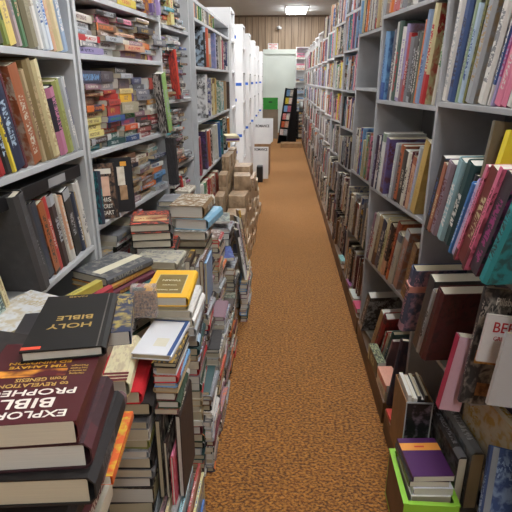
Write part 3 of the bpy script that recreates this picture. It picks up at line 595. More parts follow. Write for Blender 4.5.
# ------------------------------------------------------------------ the heap on the left
PS_ = P_DARK+['silver', 'sky_blue', 'purple', 'ivory']
def heap_hand():
    A = add_book
    # exploring stack
    N = 'in the near pile'
    ex = flat(-.285, .575, 1.058, .175, .235, .038, '4f1a22', 'orange', 9, 'R', hard=False, kind='book', text_on=0, near='explore', lab='thick dark red book about bible prophecy with large white letters, top of nearest pile', boost=9)
    flat(-.276, .578, 1.010, .20, .175, .045, '3a1c24', 'maroon', 8, 'R', hard=True, lab='maroon hardcover lying directly under the dark red prophecy book', text_on=.4, boost=9)
    flat(-.270, .562, .958, .21, .215, .05, '201e20', 'gray', 6, 'R', hard=True, lab='black cloth hardcover with gray edges, third from the top of the nearest pile', text_on=.4, boost=9)
    flat(-.285, .63, .925, .2, .22, .032, '7a5a5e', 'e0c87a', 7, 'R', hard=True, lab='book with mauve cover and cream spine under the black cloth hardcover', boost=5)
    flat(-.276, .655, .905, .19, .175, .018, 'f0682c', 'yellow', 5, 'R', hard=False, lab='bright orange paperback spine sticking out low in the nearest pile', boost=5)
    z = heap_stack(-.335, .60, .17, .22, .622, .90, 'under the bright orange spine of the nearest pile', cols=[('black', 'gray', .05), ('dark_brown', 'tan', .045), ('ivory', 'gray', .04), ('charcoal', 'white', .045), ('maroon', 'white', .04), ('black', 'gold', .05)], yaw=5, spines='R')
    # bible and what carries it
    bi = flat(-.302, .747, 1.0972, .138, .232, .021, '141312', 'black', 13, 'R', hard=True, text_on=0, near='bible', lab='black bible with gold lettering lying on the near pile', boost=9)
    flat(-.305, .90, 1.035, .15, .20, .030, '20355c', 'd8c060', 14, 'R', hard=False, lab='dark blue book with yellow and pale green picture beside the black bible', show=1, boost=4)
    heap_stack(-.425, .90, .15, .19, .622, 1.03, 'beneath the black bible', P_DARK, yaw=12, T=(.03, .05))
    # far left: glossy magazines, black binder, small white paperback
    heap_stack(-.49, .93, .19, .25, .7, 1.0, 'under the pale magazines', P_DARK, T=(.03, .05))
    for i, (c, ac, yw) in enumerate((('cdd6dc', 'blue', 4), ('e2e4e0', 'navy', -10), ('dfe2e4', 'c8b890', -22))):
        flat(-.545-.03*i, .87+.03*i, 1.002+.0075*i, .15, .22, .007, c, ac, yw, 'R', hard=False, kind='magazine', show=1, lab=['pale blue magazine lowest of the three behind the black bible', 'white magazine with a blue picture, middle of three behind the bible', 'cream and white magazine topmost of the three behind the bible'][i], boost=4)
    heap_stack(-.475, .60, .16, .24, .622, .97, 'beneath the small white paperback', P_DARK, T=(.03, .05))
    flat(-.478, .60, .972, .16, .22, .024, 'ebebe6', 'charcoal', -20, 'R', hard=False, lab='small white paperback spine at the left edge beside the nearest pile', boost=4)
    flat(-.486, .63, .998, .16, .22, .04, '241c22', 'maroon', -8, 'R', hard=True, lab='very dark maroon volume at the left edge next to the black bible', boost=4)
    flat(-.50, .66, 1.04, .15, .2, .03, '1b181b', 'gray', -12, 'R', hard=True, lab='black book at the left edge of the pile, left of the bible', boost=4)
    # cream book on edge, red and black books under it
    heap_stack(-.385, 1.215, .20, .26, .0, .62, 'in the tall stack below the bright red book', cols=[('gray', 'white', .05), ('black', 'silver', .05), ('charcoal', 'white', .05), ('dark_brown', 'tan', .045), ('silver', 'gray', .04), ('black', 'gold', .05), ('dark_brown', 'cream', .055), ('charcoal', 'gray', .04), ('gray', 'white', .035), ('black', 'white', .045), ('silver', 'gray', .03), ('olive', 'gray', .035), ('white', 'silver', .04), ('gray', 'white', .03)], yaw=4, spines='R')
    flat(-.37, 1.205, .625, .2, .27, .042, '1c1a1c', 'charcoal', 4, 'R', hard=True, lab='black hardcover under the bright red book in the pile', boost=4, text_on=.4)
    flat(-.395, 1.20, .668, .19, .26, .042, 'cc1f2c', 'maroon', 5, 'R', hard=True, lab='bright red hardcover beneath the cream volume with red bands', boost=4, text_on=.3)
    flat(-.42, 1.17, .711, .07, .26, .055, 'efe6be', '7a2228', 8, 'R', hard=True, near='cream', lab='cream volume with dark red bands at its near end, lying on the bright red book', boost=4, text_on=.3)
    # gray book with the cream stripe and its stack
    heap_stack(-.56, 1.50, .17, .23, .0, .82, 'below the teal book of the gray striped stack', P_DARK, yaw=-22, T=(.03, .05))
    for c, ac, t, dx, lab in (('1f7078', 'white', .024, .0, 'teal hardcover fourth down under the gray and cream striped book'), ('6a2438', 'gold', .026, -.004, 'wine red hardcover third down under the gray and cream striped book'), ('c89a4a', 'red', .02, -.012, 'thin book with orange spine just under the gray striped book'), ('4c4e52', 'ivory', .03, -.016, 'gray hardcover with a broad cream stripe, topmost of its stack beside the shelf')):
        hh = getattr(heap_hand, 'z', .823); flat(-.565+dx, 1.52, hh, .165, .235, t, c, ac, -24+random.uniform(-2, 2), 'R', hard=True, lab=lab, boost=4, near='stripe' if 'broad' in lab else None, text_on=.3 if 'broad' in lab else .7); heap_hand.z = hh+t+.0006
    # white card book with blue edge
    heap_stack(-.303, 1.265, .075, .21, .586, .768, 'between the pink red book and the white blue bordered one', PS_, T=(.014, .03))
    flat(-.318, 1.27, .7695, .12, .225, .018, 'e4e6ea', '3a62a0', -4, 'R', hard=True, near='blue_edge', lab='white book with a dark blue border lying in front of the yellow book', boost=4, text_on=.1)
    # yellow book on white ones
    heap_stack(-.30, 1.63, .15, .22, .0, .72, 'below the white books carrying the yellow one', P_DARK+['silver', 'white'], yaw=2, T=(.02, .04))
    zz = .722
    for c, t, dx, lab in (('silver', .03, .012, 'gray paged book lowest of the four white ones under the yellow book'), ('white', .034, .006, 'white spined thick book third under the yellow hardcover'), ('white', .03, .0, 'white spined book second under the yellow hardcover'), ('cfc6a0', .028, -.012, 'book with cream page edge directly under the yellow hardcover')):
        flat(-.298+dx, 1.51, zz, .152, .225, t, c, 'gray', 2+random.uniform(-3, 3), 'R', hard=True, lab=lab, boost=3, text_on=.2); zz += t+.0006
    flat(-.303, 1.482, zz, .15, .245, .034, 'eab42a', 'gold', 2, 'R', hard=True, near='twain', lab='yellow hardcover with an olive title panel, topmost of its stack', boost=5, text_on=0)
    # flat cream book behind the yellow one
    heap_stack(-.40, 1.78, .16, .13, .0, .86, 'between the yellow book and the stack of red titled thrillers', P_DARK, T=(.03, .045))
    flat(-.40, 1.775, .863, .17, .15, .028, 'c9c4ae', 'gray', -3, 'R', hard=True, lab='gray book with cream page edges lying just behind the yellow hardcover', boost=3)
    # stack of matching thrillers
    heap_stack(-.438, 1.945, .16, .22, .0, .80, 'below the stack of red titled thrillers', P_DARK, T=(.03, .045), yaw=8)
    zz = .802
    for i in range(6):
        t = .0325
        flat(-.425-.006*i+random.uniform(-.006, .006), 1.93+random.uniform(-.012, .012), zz, .16, .225, t, '1d1b1a', 'e0502c', 9+random.uniform(-5, 5), 'R', hard=True, near='thriller' if i == 5 else None,
             lab='black hardcover with flame red title, topmost of the thriller stack' if i == 5 else 'black hardcover with red spine lettering, %s from the top of the thriller stack' % ORD[6-i], boost=3); zz += t+.0006
    # second thriller stack behind
    heap_stack(-.47, 2.42, .17, .2, .0, .98, 'behind the brown album near the narrow bookcase', P_DARK, T=(.03, .045))
    # brown album, blue book, cat book
    heap_stack(-.337, 2.1, .15, .24, .0, .88, 'below the brown album stack', P_DARK, T=(.02, .045), spines='RRL')
    flat(-.33, 2.09, .882, .15, .24, .04, '8c8a80', 'white', 0, 'R', hard=True, lab='gray book with cartoon eyes on its end, below the pale blue volume', boost=3)
    flat(-.325, 2.10, .924, .15, .25, .05, '86b8d4', 'white', -8, 'R', hard=True, lab='pale blue thick volume under the brown album', boost=3, text_on=.2)
    flat(-.342, 2.11, .976, .152, .245, .055, '8a6a40', 'ivory', -3, 'R', hard=True, near='brown', lab='thick brown hardcover with white title lying on the pale blue volume', boost=4)
    # magazines on dark stacks by the carpet
    heap_stack(-.325, 3.02, .17, .22, .0, .66, 'in the stack topped by a green and white magazine', ['black', 'charcoal', 'gray', 'dark_brown', 'silver', 'charcoal'], T=(.025, .045))
    flat(-.325, 3.02, .70, .16, .22, .014, 'b9c6b4', 'navy', 6, 'R', hard=False, kind='magazine', lab='white and green magazine on a dark stack by the brown paper bundles', show=1, boost=2)
    heap_stack(-.275, 2.75, .17, .22, .0, .50, 'in the stack topped by a dark blue book by the carpet', ['black', 'charcoal', 'gray', 'brown', 'silver', 'dark_brown', 'tan'], T=(.02, .04), spines='RRLR')
    flat(-.272, 2.76, .545, .17, .22, .02, '26398c', 'sky_blue', 12, 'R', hard=False, text_on=.35, lab='dark blue book with a pale star lying on top of a stack by the carpet', show=1, boost=2)
heap_hand()
on_edge(-.64, -.665, 1.28, .2, .856, .085, 'd8c85a', 'olive', yaw=-20, hard=False, place='edge', lab='yellow book on edge between the bible and the lower shelf of the near bookcase')
on_edge(-.60, -.622, 1.26, .2, .856, .075, 'b8283a', 'maroon', yaw=-20, hard=True, place='edge', lab='crimson book on edge beside the yellow one, left of the gray striped stack')
heap_stack(-.55, 1.27, .13, .2, 0, .855, 'behind, below the yellow book on edge', P_DARK, T=(.03, .05))
# standing on edge: the stripes of spines that face up along the carpet
E = dict(place='edge')
for x0, x1, y0, L, z0, W, c, ac, lab in (
    (-.300, -.312, 1.16, .26, 0, .25, 'a9dbe6', 'black', 'pale blue comb bound booklet standing on edge beside the carpet'),
    (-.314, -.334, 1.12, .30, 0, .265, '9a9a98', 'silver', 'gray booklet on edge beside the pale blue comb bound one'),
    (-.336, -.346, 1.10, .32, 0, .285, 'e0d2a4', 'gray', 'cream booklet on edge, between the gray booklet and the mauve one'),
    (-.348, -.360, 1.10, .34, 0, .29, '8c6a74', 'black', 'mauve booklet on edge, left of the cream one near the floor'),
    (-.362, -.368, 1.10, .33, 0, .27, 'e6dca0', 'white', 'pale yellow thin booklet on edge at the foot of the nearest stack'),
    (-.370, -.380, 1.10, .1, 0, .26, '1b1b1d', 'gold', 'black booklet on edge squeezed against the tall stack'),
    (-.296, -.286, 1.25, .24, 0, .2, 'b03a34', 'white', 'thin red booklet on edge at the carpet side'),
    (-.284, -.274, 1.27, .22, 0, .16, 'd8d49a', 'blue', 'pale green booklet on edge nearest the carpet'),
    (-.272, -.262, 1.22, .2, 0, .1, '2c66b4', 'white', 'small blue book on edge at the very edge of the carpet')):
    on_edge(x0, x1, y0, L, z0, W, c, ac, lab=lab, hard=False, boost=3, **E)
for x0, x1, y0, L, z0, W, c, ac, lab, tip in (
    (-.3205, -.331, 1.23, .20, .255, .20, 'd8485c', 'pink', 'pink red book on edge above the pale blue booklet', 0),
    (-.300, -.318, 1.27, .20, .256, .32, '34241e', 'ivory', 'tall dark brown book on edge beside the pink red one', 0),
    (-.34, -.352, 1.24, .22, .28, .22, '33231f', 'ivory', 'dark brown book on edge left of the pink red one', 0),
    (-.356, -.374, 1.24, .22, .28, .30, '171617', 'ivory', 'black book with white lettering down its spine, slanting beside the tall stack', 0)):
    on_edge(x0, x1, y0, L, z0, W, c, ac, lab=lab, hard=True, boost=2, tip=tip, **E)
EDGE_PAL = ['black', 'charcoal', 'ivory', 'red', 'navy', 'tan', 'white', 'dark_brown', 'orange', 'gray', 'teal', 'sky_blue', 'cream', 'brown', 'silver', 'maroon']
def edge_group(xa, xb, y0, L, z0, zt, place, pal=EDGE_PAL, T=(.008, .022), hv=.06):
    x = xb; i = 0
    while x > xa:
        t = random.uniform(*T); i += 1
        on_edge(x, x-t, y0+random.uniform(-.02, .02), L*random.uniform(.82, 1), z0, (zt-z0)*(1-hv*random.random()*3), random.choice(pal), None, place=place, idx=i)
        x -= t+.001
# leaning spines beside the yellow book, then low stacks along the carpet with higher ones behind
PS = P_DARK+['silver', 'tan', 'white', 'red', 'sky_blue', 'orange']
edge_group(-.39, -.302, 1.90, .17, .66, .86, 'on edge right of the thriller stack', T=(.01, .02))
heap_stack(-.302, 1.89, .13, .19, .463, .655, 'below the spines right of the thriller stack', PS, T=(.018, .034))
heap_stack(-.258, 1.89, .17, .20, 0, .46, 'at the carpet below the brown album', PS, T=(.014, .032), spines='RRLR')
heap_stack(-.262, 2.12, .07, .20, 0, .50, 'narrow pile at the carpet, middle of the heap', PS, T=(.012, .028))
heap_stack(-.262, 2.37, .17, .18, 0, .40, 'at the carpet towards the dark blue book', PS, spines='RRLR', T=(.014, .032))
heap_stack(-.312, 2.38, .15, .17, .402, .80, 'above, between the brown album and the magazine stack', PS, spines='RRLR', T=(.014, .03))
heap_stack(-.262, 2.57, .17, .16, 0, .36, 'at the carpet just before the dark blue book', PS, spines='RRLR', T=(.014, .03))
heap_stack(-.325, 2.58, .14, .16, .362, .70, 'high pile just before the magazine stack', PS, spines='RRLR', T=(.014, .03))
heap_stack(-.262, 1.655, .035, .20, 0, .40, 'narrow pile at the carpet below the yellow book', PS, T=(.012, .03), spines='R')
heap_stack(-.29, 3.26, .17, .2, 0, .42, 'by the paper bundles', P_DARK, T=(.02, .04))
heap_stack(-.218, 3.04, .05, .22, 0, .30, 'narrow pile under the upright patterned magazines', PS, T=(.014, .03)); heap_stack(-.218, 3.28, .065, .22, 0, .30, 'narrow far pile under the upright patterned magazines', PS, T=(.014, .03))
for k, (x, y, h, c, ac, nm) in enumerate(((-.228, 3.06, .34, 'white', 'black', 'black and white patterned'), (-.232, 3.15, .36, 'c8b8c0', 'charcoal', 'pale'), (-.238, 3.24, .38, 'charcoal', 'silver', 'charcoal'), (-.236, 3.34, .34, 'e0d4b8', 'red', 'cream'), (-.24, 3.42, .38, 'dark_purple', 'gold', 'dark purple'))):
    add_book((x, y, .302), (-.16, .08, 1), (-.35, 1, 0), .014, h, .09, c, ac, hard=False, kind='magazine', how='face', lab='%s magazine standing upright on the narrow pile beside the carpet' % nm, show=1)
# behind, against the cases, seen over the front stacks
heap_stack(-.595, 1.0, .08, .2, 0, .90, 'behind the cream volume', P_DARK+['olive', 'red'], T=(.02, .045))
heap_stack(-.50, 2.66, .09, .2, 0, .98, 'at the foot of the narrow third bookcase', P_DARK+['red', 'ivory'], T=(.02, .04))


# ------------------------------------------------------------------ right side: things that face the reader or lie on the ledge
def face_cam(x0, z0, y, Wd, H, T, c, acc, roll=0, yaw=0, back=0, **k):
    """stands with its front cover towards the camera; x0, z0: its lower left corner"""
    X = Matrix.Rotation(R(yaw), 3, 'Z') @ Matrix.Rotation(R(roll), 3, 'Y') @ Matrix.Rotation(R(-back), 3, 'X')
    dy = X @ Vector((1, 0, 0)); hz = X @ Vector((0, 0, 1))
    if dy.z < 0: z0 = z0-dy.z*Wd
    return add_book((x0, y, z0+abs(T/2*math.sin(R(back)))), hz, dy, T, H, Wd, c, acc, how='face', show=1.2, **k)
def spine_cam(x, z0, y, W, H, T, c, acc, roll=0, **k):
    hz = Matrix.Rotation(R(roll), 3, 'Y') @ Vector((0, 0, 1))
    return add_book((x, y, z0+T/2*abs(math.sin(R(roll)))), hz, (0, 1, 0), T, H, W, c, acc, how='face', **k)
face_cam(.56, 1.022, 1.488, .2, .40, .02, '6e6048', '4a4438', 6, 0, 3, hard=False, near='appet', text_on=.5, lab='brown cookbook with APPETIZERS on its cover, behind the dark green spine', boost=3)
face_cam(.60, 1.29, 1.44, .15, .10, .03, 'dcc82c', 'd8c020', 12, 0, 6, hard=False, text_on=0, lab='bright yellow box shaped book tilted above the cookbooks on the right', boost=3)
face_cam(.528, .52, 1.43, .068, .27, .032, 'd6b2c2', 'c9a0b4', 7, 0, 0, hard=False, near='mauve', text_on=.15, lab='thick mauve book with a red spine edge, standing knee high on the right', boost=4)
face_cam(.568, .575, 1.372, .20, .385, .018, '202124', 'b8b0a4', 5, 0, 3, hard=False, kind='magazine', near='pills', text_on=.9, lab='black cooking magazine with food pictures standing beside the mauve pink spine', boost=3)
face_cam(.583, .745, 1.33, .19, .15, .012, 'd6d2d0', 'silver', 6, 0, 3, hard=False, kind='magazine', near='beef', text_on=.1, lab='white cooking booklet with BEEF in red capitals', boost=3)
face_cam(.592, .655, 1.24, .19, .222, .014, 'c9c8c8', 'gray', 7, 0, 4, hard=False, text_on=.05, near='plainwhite', lab='plain light gray booklet at the right edge in front of the beef booklet', boost=3)
face_cam(.505, .1195, 1.995, .10, .34, .03, '191d33', '5a3c44', 6, 0, 0, hard=True, text_on=.5, lab='navy book with a brown patch leaning on the ledge behind the picture box', boost=3)
on_edge(.70, .65, 1.40, .32, .125, .24, '75787a', 'silver', yaw=4, hard=True, place='edge', lab='big gray album on edge with white spine lettering, right of the green box', boost=3)
on_edge(.645, .61, 1.40, .34, .125, .22, '222224', 'gray', yaw=4, hard=True, place='edge', lab='black album on edge between the green box and the gray album', boost=3)
on_edge(.775, .735, 1.30, .3, .30, .23, 'ddd6bc', 'c8a23a', yaw=10, hard=True, place='edge', lab='cream book with gold cover art on edge beside the gray album', boost=3)
for i, (c, nm) in enumerate((('3f2444', 'purple'), ('8c2230', 'dark red'), ('7f8a2c', 'olive'), ('c06a2c', 'orange'))):
    on_edge(.80+.034*i, .77+.034*i, 1.34+.01*i, .22, .33, .24, c, 'ivory', yaw=8, hard=False, place='edge', lab='%s spine at the right edge between the cream book and the wall of magazines' % nm, boost=2)
heap_stack(.875, 1.26, .17, .22, .001, .30, 'under the spines at the lower right edge', P_DARK, T=(.04, .06))
face_cam(.60, .20, 1.17, .2, .27, .03, '2b4a80', '8ea6c8', 14, 0, 28, hard=True, near='bluecover', lab='blue hardcover with a gray spine leaning back at the lower right corner', boost=4)
face_cam(.70, .40, 1.155, .12, .26, .02, '1d4a78', 'white', 14, 0, 10, hard=True, near='bluebook', text_on=.2, lab='dark blue book with white lettering at the right edge above the leaning blue hardcover', boost=3)
heap_stack(.86, 1.03, .2, .13, .122, .19, 'beneath the leaning blue hardcover', P_DARK, T=(.03, .04))
# flat items on the ledge
L_ = lambda x, y, z, W, L, T, c, ac, lab, **k: flat(x+W, y, z, W, L, T, c, ac, k.pop('yaw', 3), k.pop('sp', 'L'), lab=lab, show=1, boost=2, hard=False, **k)
L_(.500, 2.03, .119, .07, .17, .05, 'ivory', 'gray', 'thick ivory paged paperback under the pink and white one on the ledge')
L_(.500, 2.03, .17, .07, .17, .035, 'e8a890', 'e83a8a', 'paperback with a pink and white cover lying on the ledge at the carpet edge')
L_(.497, 1.82, .119, .085, .13, .02, 'e0483c', 'red', 'bright red booklet lying on the ledge by the picture box', text_on=.2)
L_(.495, 2.23, .119, .045, .2, .085, '2a3a2c', 'c4cc9a', 'green and black paperback lying on the ledge behind the pink and white one')
L_(.497, 2.98, .119, .05, .13, .03, 'e0507a', 'pink', 'small pink paperback lying on the ledge', text_on=.5)
L_(.497, 3.14, .119, .05, .17, .03, 'cfd6cc', 'silver', 'small pale gray paperback lying on the ledge behind the pink one', text_on=.3)
L_(.497, 3.36, .119, .045, .14, .03, 'b05a9a', 'purple', 'small violet paperback on the ledge behind the pale gray one')
L_(.497, 3.9, .119, .04, .16, .025, 'a0dcd8', 'teal', 'small aqua booklet on the ledge')
# green box with notebooks
M_LIME = noisy('lime_card', '93d03e', 'a0dc4a', 5, .45)
gb = empty('storage_box', (.425, 1.322, 0), R(-1), 'lime green cardboard box with notebooks standing on the carpet at the lower right', 'box')
w_, l_, h_, t_ = .182, .265, .215, .006
boxes('box_wall', [(0, w_, 0, t_, .012, h_)], M_LIME, gb, .001); boxes('box_wall', [(0, w_, l_-t_, l_, .012, h_)], M_LIME, gb, .001)
boxes('box_wall', [(0, t_, t_, l_-t_, .012, h_)], [noisy('brown_box_side', '6c5238', '80644a', 6, .7)], gb, .001); boxes('box_wall', [(w_-t_, w_, t_, l_-t_, .012, h_)], M_LIME, gb, .001)
boxes('box_floor', [(0, w_, 0, l_, 0, .0118)], M_LIME, gb)
boxes('rim', [(-.003, .016, .0, l_, h_, h_+.004), (w_-.016, w_+.003, .0, l_, h_, h_+.004), (.016, w_-.016, -.003, .014, h_, h_+.004), (.016, w_-.016, l_-.014, l_+.003, h_, h_+.004)], M_LIME, gb, .001)
boxes('base_band', [(-.004, w_+.004, -.004, -.0005, .0, .15)], noisy('gray_plastic', '5c5f60', '6c6f70', 4, .5), gb, .001)
NB = 'in the green box'
zz = .0125
for i, (c, t, ac, dx, lab) in enumerate((('ivory', .06, 'gray', .0, 'thick pale notebook at the bottom of the green box'), ('white', .05, 'gray', .003, 'white notebook second from the bottom in the green box'), ('black', .04, 'gray', -.004, 'black notebook third from the bottom in the green box'), ('white', .06, 'silver', .0, 'white notebook in the green box, just below the white and black pair'), ('dfe2ee', .028, 'silver', .006, 'pale notebook just under the black one in the green box'), ('17171a', .022, 'red', -.008, 'black notebook with an orange tab, directly under the purple one'))):
    flat(.588+dx, 1.335+.006*i, zz, .135, .19, t, c, ac, 2, 'L', hard=False, text_on=0, lab=lab, boost=3); zz += t+.0006
flat(.594, 1.368, zz, .140, .19, .022, '4c2458', '3a1a48', 4, 'L', hard=False, text_on=0, near='purple', lab='purple notebook with an orange paper band, topmost in the green box', boost=4)
# cardboard file box with a dark flower picture, booklets inside
fb = empty('file_box', (.480, 1.615, .119), R(0), 'cardboard file box with a dark flower picture, on the ledge behind the green box', 'box')
boxes('side', [(0, .004, 0, .19, .0045, .29)], M_CARD, fb); boxes('side', [(.096, .1, 0, .19, .0045, .29)], M_CARD, fb); boxes('end_panel', [(.004, .096, .186, .19, .0045, .29)], M_CARD, fb)
boxes('base', [(0, .1, 0, .19, 0, .004)], M_CARD, fb)
boxes('picture', [(.004, .096, 0, .004, .0045, .29)], noisy('flower_print', '17181a', '8c7f8e', 26, .35, lo=.5, hi=.7), fb)
boxes('silver_edge', [(0, .1, -.003, -.0003, .286, .292), (0, .004, -.003, -.0003, 0, .286), (.096, .1, -.003, -.0003, 0, .286)], noisy('silver_foil', '9aa0a6', 'b4b9be', 4, .3), fb)
x = .487
for c, t in (('white', .014), ('ivory', .010), ('white', .012), ('charcoal', .014), ('black', .012), ('dark_brown', .012)):
    add_book((x+t/2, 1.625, .124), (0, 0, 1), (0, 1, 0), t-.001, .30+random.uniform(-.012, .01), .16, c, 'gray', hard=False, text_on=.2, how='face', lab='%s booklet standing in the cardboard file box, %s from its left side' % (CN(c), ORD[round((x-.478)/.0125)+1]), boost=2); x += t
# lime green shelf marker
lm = boxes('shelf_marker', [(0, .02, 0, .07, 0, .018)], noisy('lime_plastic', '6ed42a', '80e236', 4, .35), None, .003, mw=Matrix.Translation((.57, 1.50, 1.021)) @ Matrix.Rotation(R(-40), 4, 'Z'))
tag(lm, 'bright lime green plastic marker sticking out of the second row shelf on the right', 'marker')

# ------------------------------------------------------------------ brown paper bundles
def bundle_mesh(wd, ln, ht, sd):
    rnd = random.Random(sd); bm = bmesh.new(); bmesh.ops.create_cube(bm, size=1)
    bmesh.ops.subdivide_edges(bm, edges=bm.edges[:], cuts=5, use_grid_fill=True)
    for v in bm.verts:
        p = v.co; k = 1-.03*(abs(p.x*2)**6*abs(p.y*2)**6+abs(p.z*2)**6*abs(p.y*2)**6)
        p.x *= k*wd; p.y *= k*ln; p.z *= ht
        if abs(p.z) < ht*.45: p.x += rnd.uniform(-.003, .002)*(1 if p.x > 0 else -1); p.y += rnd.uniform(-.003, .002)*(1 if p.y > 0 else -1)
    me = bpy.data.meshes.new('paper_bundle'); bm.to_mesh(me); bm.free(); me.materials.append(M_KRAFT)
    return me
BPM = [bundle_mesh(.155, .20, .105, i) for i in range(4)]
tops = [(3.62, .80), (3.86, .88), (4.10, 1.0), (4.34, 1.04), (4.58, .98), (4.82, .86), (5.06, .80), (5.30, .72), (5.54, .62), (5.78, .50), (6.02, .40)]
for ci, (y, zt) in enumerate(tops):
    for cx, side, dz in ((-.375, 'carpet', -.12), (-.452, 'shelf', 0)):
        z = 0; k = 0
        if side == 'shelf' and ci > 5: continue
        while z+.1 < zt+dz:
            hk = random.uniform(.8, 1.15); xk = .86 if side == 'carpet' else .38; cxx = cx if side == 'shelf' else -.352
            if k*.105 > -1:
                o = link('paper_bundle', BPM[(ci+k) % 4]); jj = 5 if side == 'carpet' else 1.5
                o.matrix_basis = Matrix.Translation((cxx+(random.uniform(.002, .028) if side == 'carpet' else -.004), y+random.uniform(-.01, .01), z+.0525*hk+.0015)) @ Matrix.Rotation(R(random.uniform(-jj, jj)), 4, 'Z') @ Matrix.Diagonal((xk, 1, hk, 1))
                tag(o, 'brown paper bundle, %s up, %s stack from the camera, %s side' % (ORD[k+1], ORD[ci+1], side), 'bundle', 'brown paper bundles along the left')
            z += .105*hk+.002; k += 1
# pale tray with a purple band and stacked paper on the bundles
tr = empty('paper_tray', (-.44, 4.32, 1.062), R(14), 'cream card tray with a purple band lying tilted on the brown paper bundles', 'tray')
boxes('tray_body', [(-.055, .055, -.1, .1, 0, .05)], noisy('cream_card', 'd8cba0', 'e4d8b4', 4, .6), tr, .003); boxes('band', [(-.0565, .0565, -.1015, -.1003, .012, .03)], noisy('purple_band', '5a3c78', '6a4a8a', 4, .5), tr)
boxes('bag', [(-.05, .05, -.09, .06, 0, .26)], M_BLACK, None, .02, loc=(-.36, 8.02, .001)); tag(bpy.data.objects['bag'], 'small black bag standing on the carpet below the white romance card', 'bag')

# ------------------------------------------------------------------ the far end
def romance(x, y, z, Wd, H, lab, back=4):
    e = empty('romance_sign', (x, y, z), 0, lab, 'sign'); e.rotation_euler = (R(-back), 0, 0)
    boxes('card', [(0, Wd, 0, .006, 0, H)], M_WHITE, e)
    text('ROMANCE', .06, M_INKS['1d1d1f'], e, Matrix.Translation((Wd/2, -.001, H-.045)) @ Matrix.Rotation(R(90), 4, 'X'), 'lettering', sx=(Wd*.86)/(.06*4.9), bold=.0015)
    return e
romance(-.482, 8.25, .002, .25, .52, 'white card reading ROMANCE standing on the floor, nearer and lower of the two')
cb = boxes('carton', [(0, .26, 0, .55, 0, .52)], M_CARD, None, .003, loc=(-.482, 8.62, .001)); tag(cb, 'cardboard carton holding up the white romance divider cards', 'box')
romance(-.482, 8.64, .523, .27, .34, 'white card reading ROMANCE standing higher, behind the lower one', 1)
for k in range(4):
    o = boxes('divider_card', [(0, .27, 0, .006, 0, .36+.012*k)], M_WHITE, None, loc=(-.475+.01*k, 8.72+.1*k, .523)); tag(o, 'plain white divider card, %s behind the higher romance card' % ORD[k+1], 'card', 'white divider cards')
st = boxes('storage_bin', [(0, .42, 0, .4, 0, .78)], noisy('gray_brown', '8b7d6b', '9c8d7a', 4, .7), None, .004, loc=(-.57, 14.3, .001)); tag(st, 'gray brown bin under the green crate by the back door', 'bin')
gc_ = empty('green_crate', (-.56, 14.32, .783), 0, 'bright green plastic crate on a bin in front of the back door', 'crate')
MG = noisy('green_plastic', '2f9a34', '38aa3c', 4, .4)
boxes('crate_wall', [(0, .40, 0, .01, .01, .30)], MG, gc_, .002); boxes('crate_wall', [(0, .40, .35, .36, .01, .30)], MG, gc_, .002); boxes('crate_wall', [(0, .01, .01, .35, .01, .30)], MG, gc_, .002); boxes('crate_wall', [(.39, .40, .01, .35, .01, .30)], MG, gc_, .002)
boxes('crate_floor', [(0, .40, 0, .36, 0, .009)], MG, gc_); boxes('rim', [(-.008, .408, -.009, .0, .12, .14), (-.008, .408, -.012, .0, .275, .30)], MG, gc_, .002)
boxes('handle_slot', [(.15, .25, -.0015, -.0002, .18, .21)], M_BLACK, gc_)
rk = empty('magazine_rack', (-.13, 13.2, 0), R(-38), 'black leaning rack of magazines standing near the back door', 'rack')
def poly_prism(name, pts, x0, x1, mat, parent):
    bm = bmesh.new(); a = [bm.verts.new((x0, *p)) for p in pts]; b = [bm.verts.new((x1, *p)) for p in pts]
    bm.faces.new(a[::-1]); bm.faces.new(b)
    for i in range(len(pts)): bm.faces.new((a[i], a[(i+1) % len(pts)], b[(i+1) % len(pts)], b[i]))
    bmesh.ops.recalc_face_normals(bm, faces=bm.faces[:]); me = bpy.data.meshes.new(name); bm.to_mesh(me); bm.free(); me.materials.append(mat); return link(name, me, parent)
for x0 in (-.02, .25): poly_prism('side_panel', [(0, 0), (.42, 0), (.42, 1.34), (.3, 1.36)], x0, x0+.02, M_BLACK, rk)
boxes('back_panel', [(0, .25, .40, .42, 0, 1.34)], M_BLACK, rk)
for k in range(6): boxes('tier', [(0.001, .249, .05+.05*k, .39, .2+.19*k, .21+.19*k)], M_BLACK, rk)
for k in range(6):
    for j in range(2):
        c = random.choice(['white', 'peach', 'magenta', 'yellow', 'sky_blue', 'ivory', 'red', 'silver'])
        mg = face_cam(-.125+.122*j, .212+.19*k, 13.265+.05*k, .11, .15, .006, c, None, 0, 0, 8, hard=False, kind='magazine', text_on=.8, lab='%s magazine on the %s tier of the black rack, %s side' % (CN(c), ORD[k+1], ['left', 'right'][j]))
        mg['M'] = Matrix.Translation((-.13, 13.2, 0)) @ Matrix.Rotation(R(-38), 4, 'Z') @ Matrix.Translation((.13, -13.2, 0)) @ mg['M']
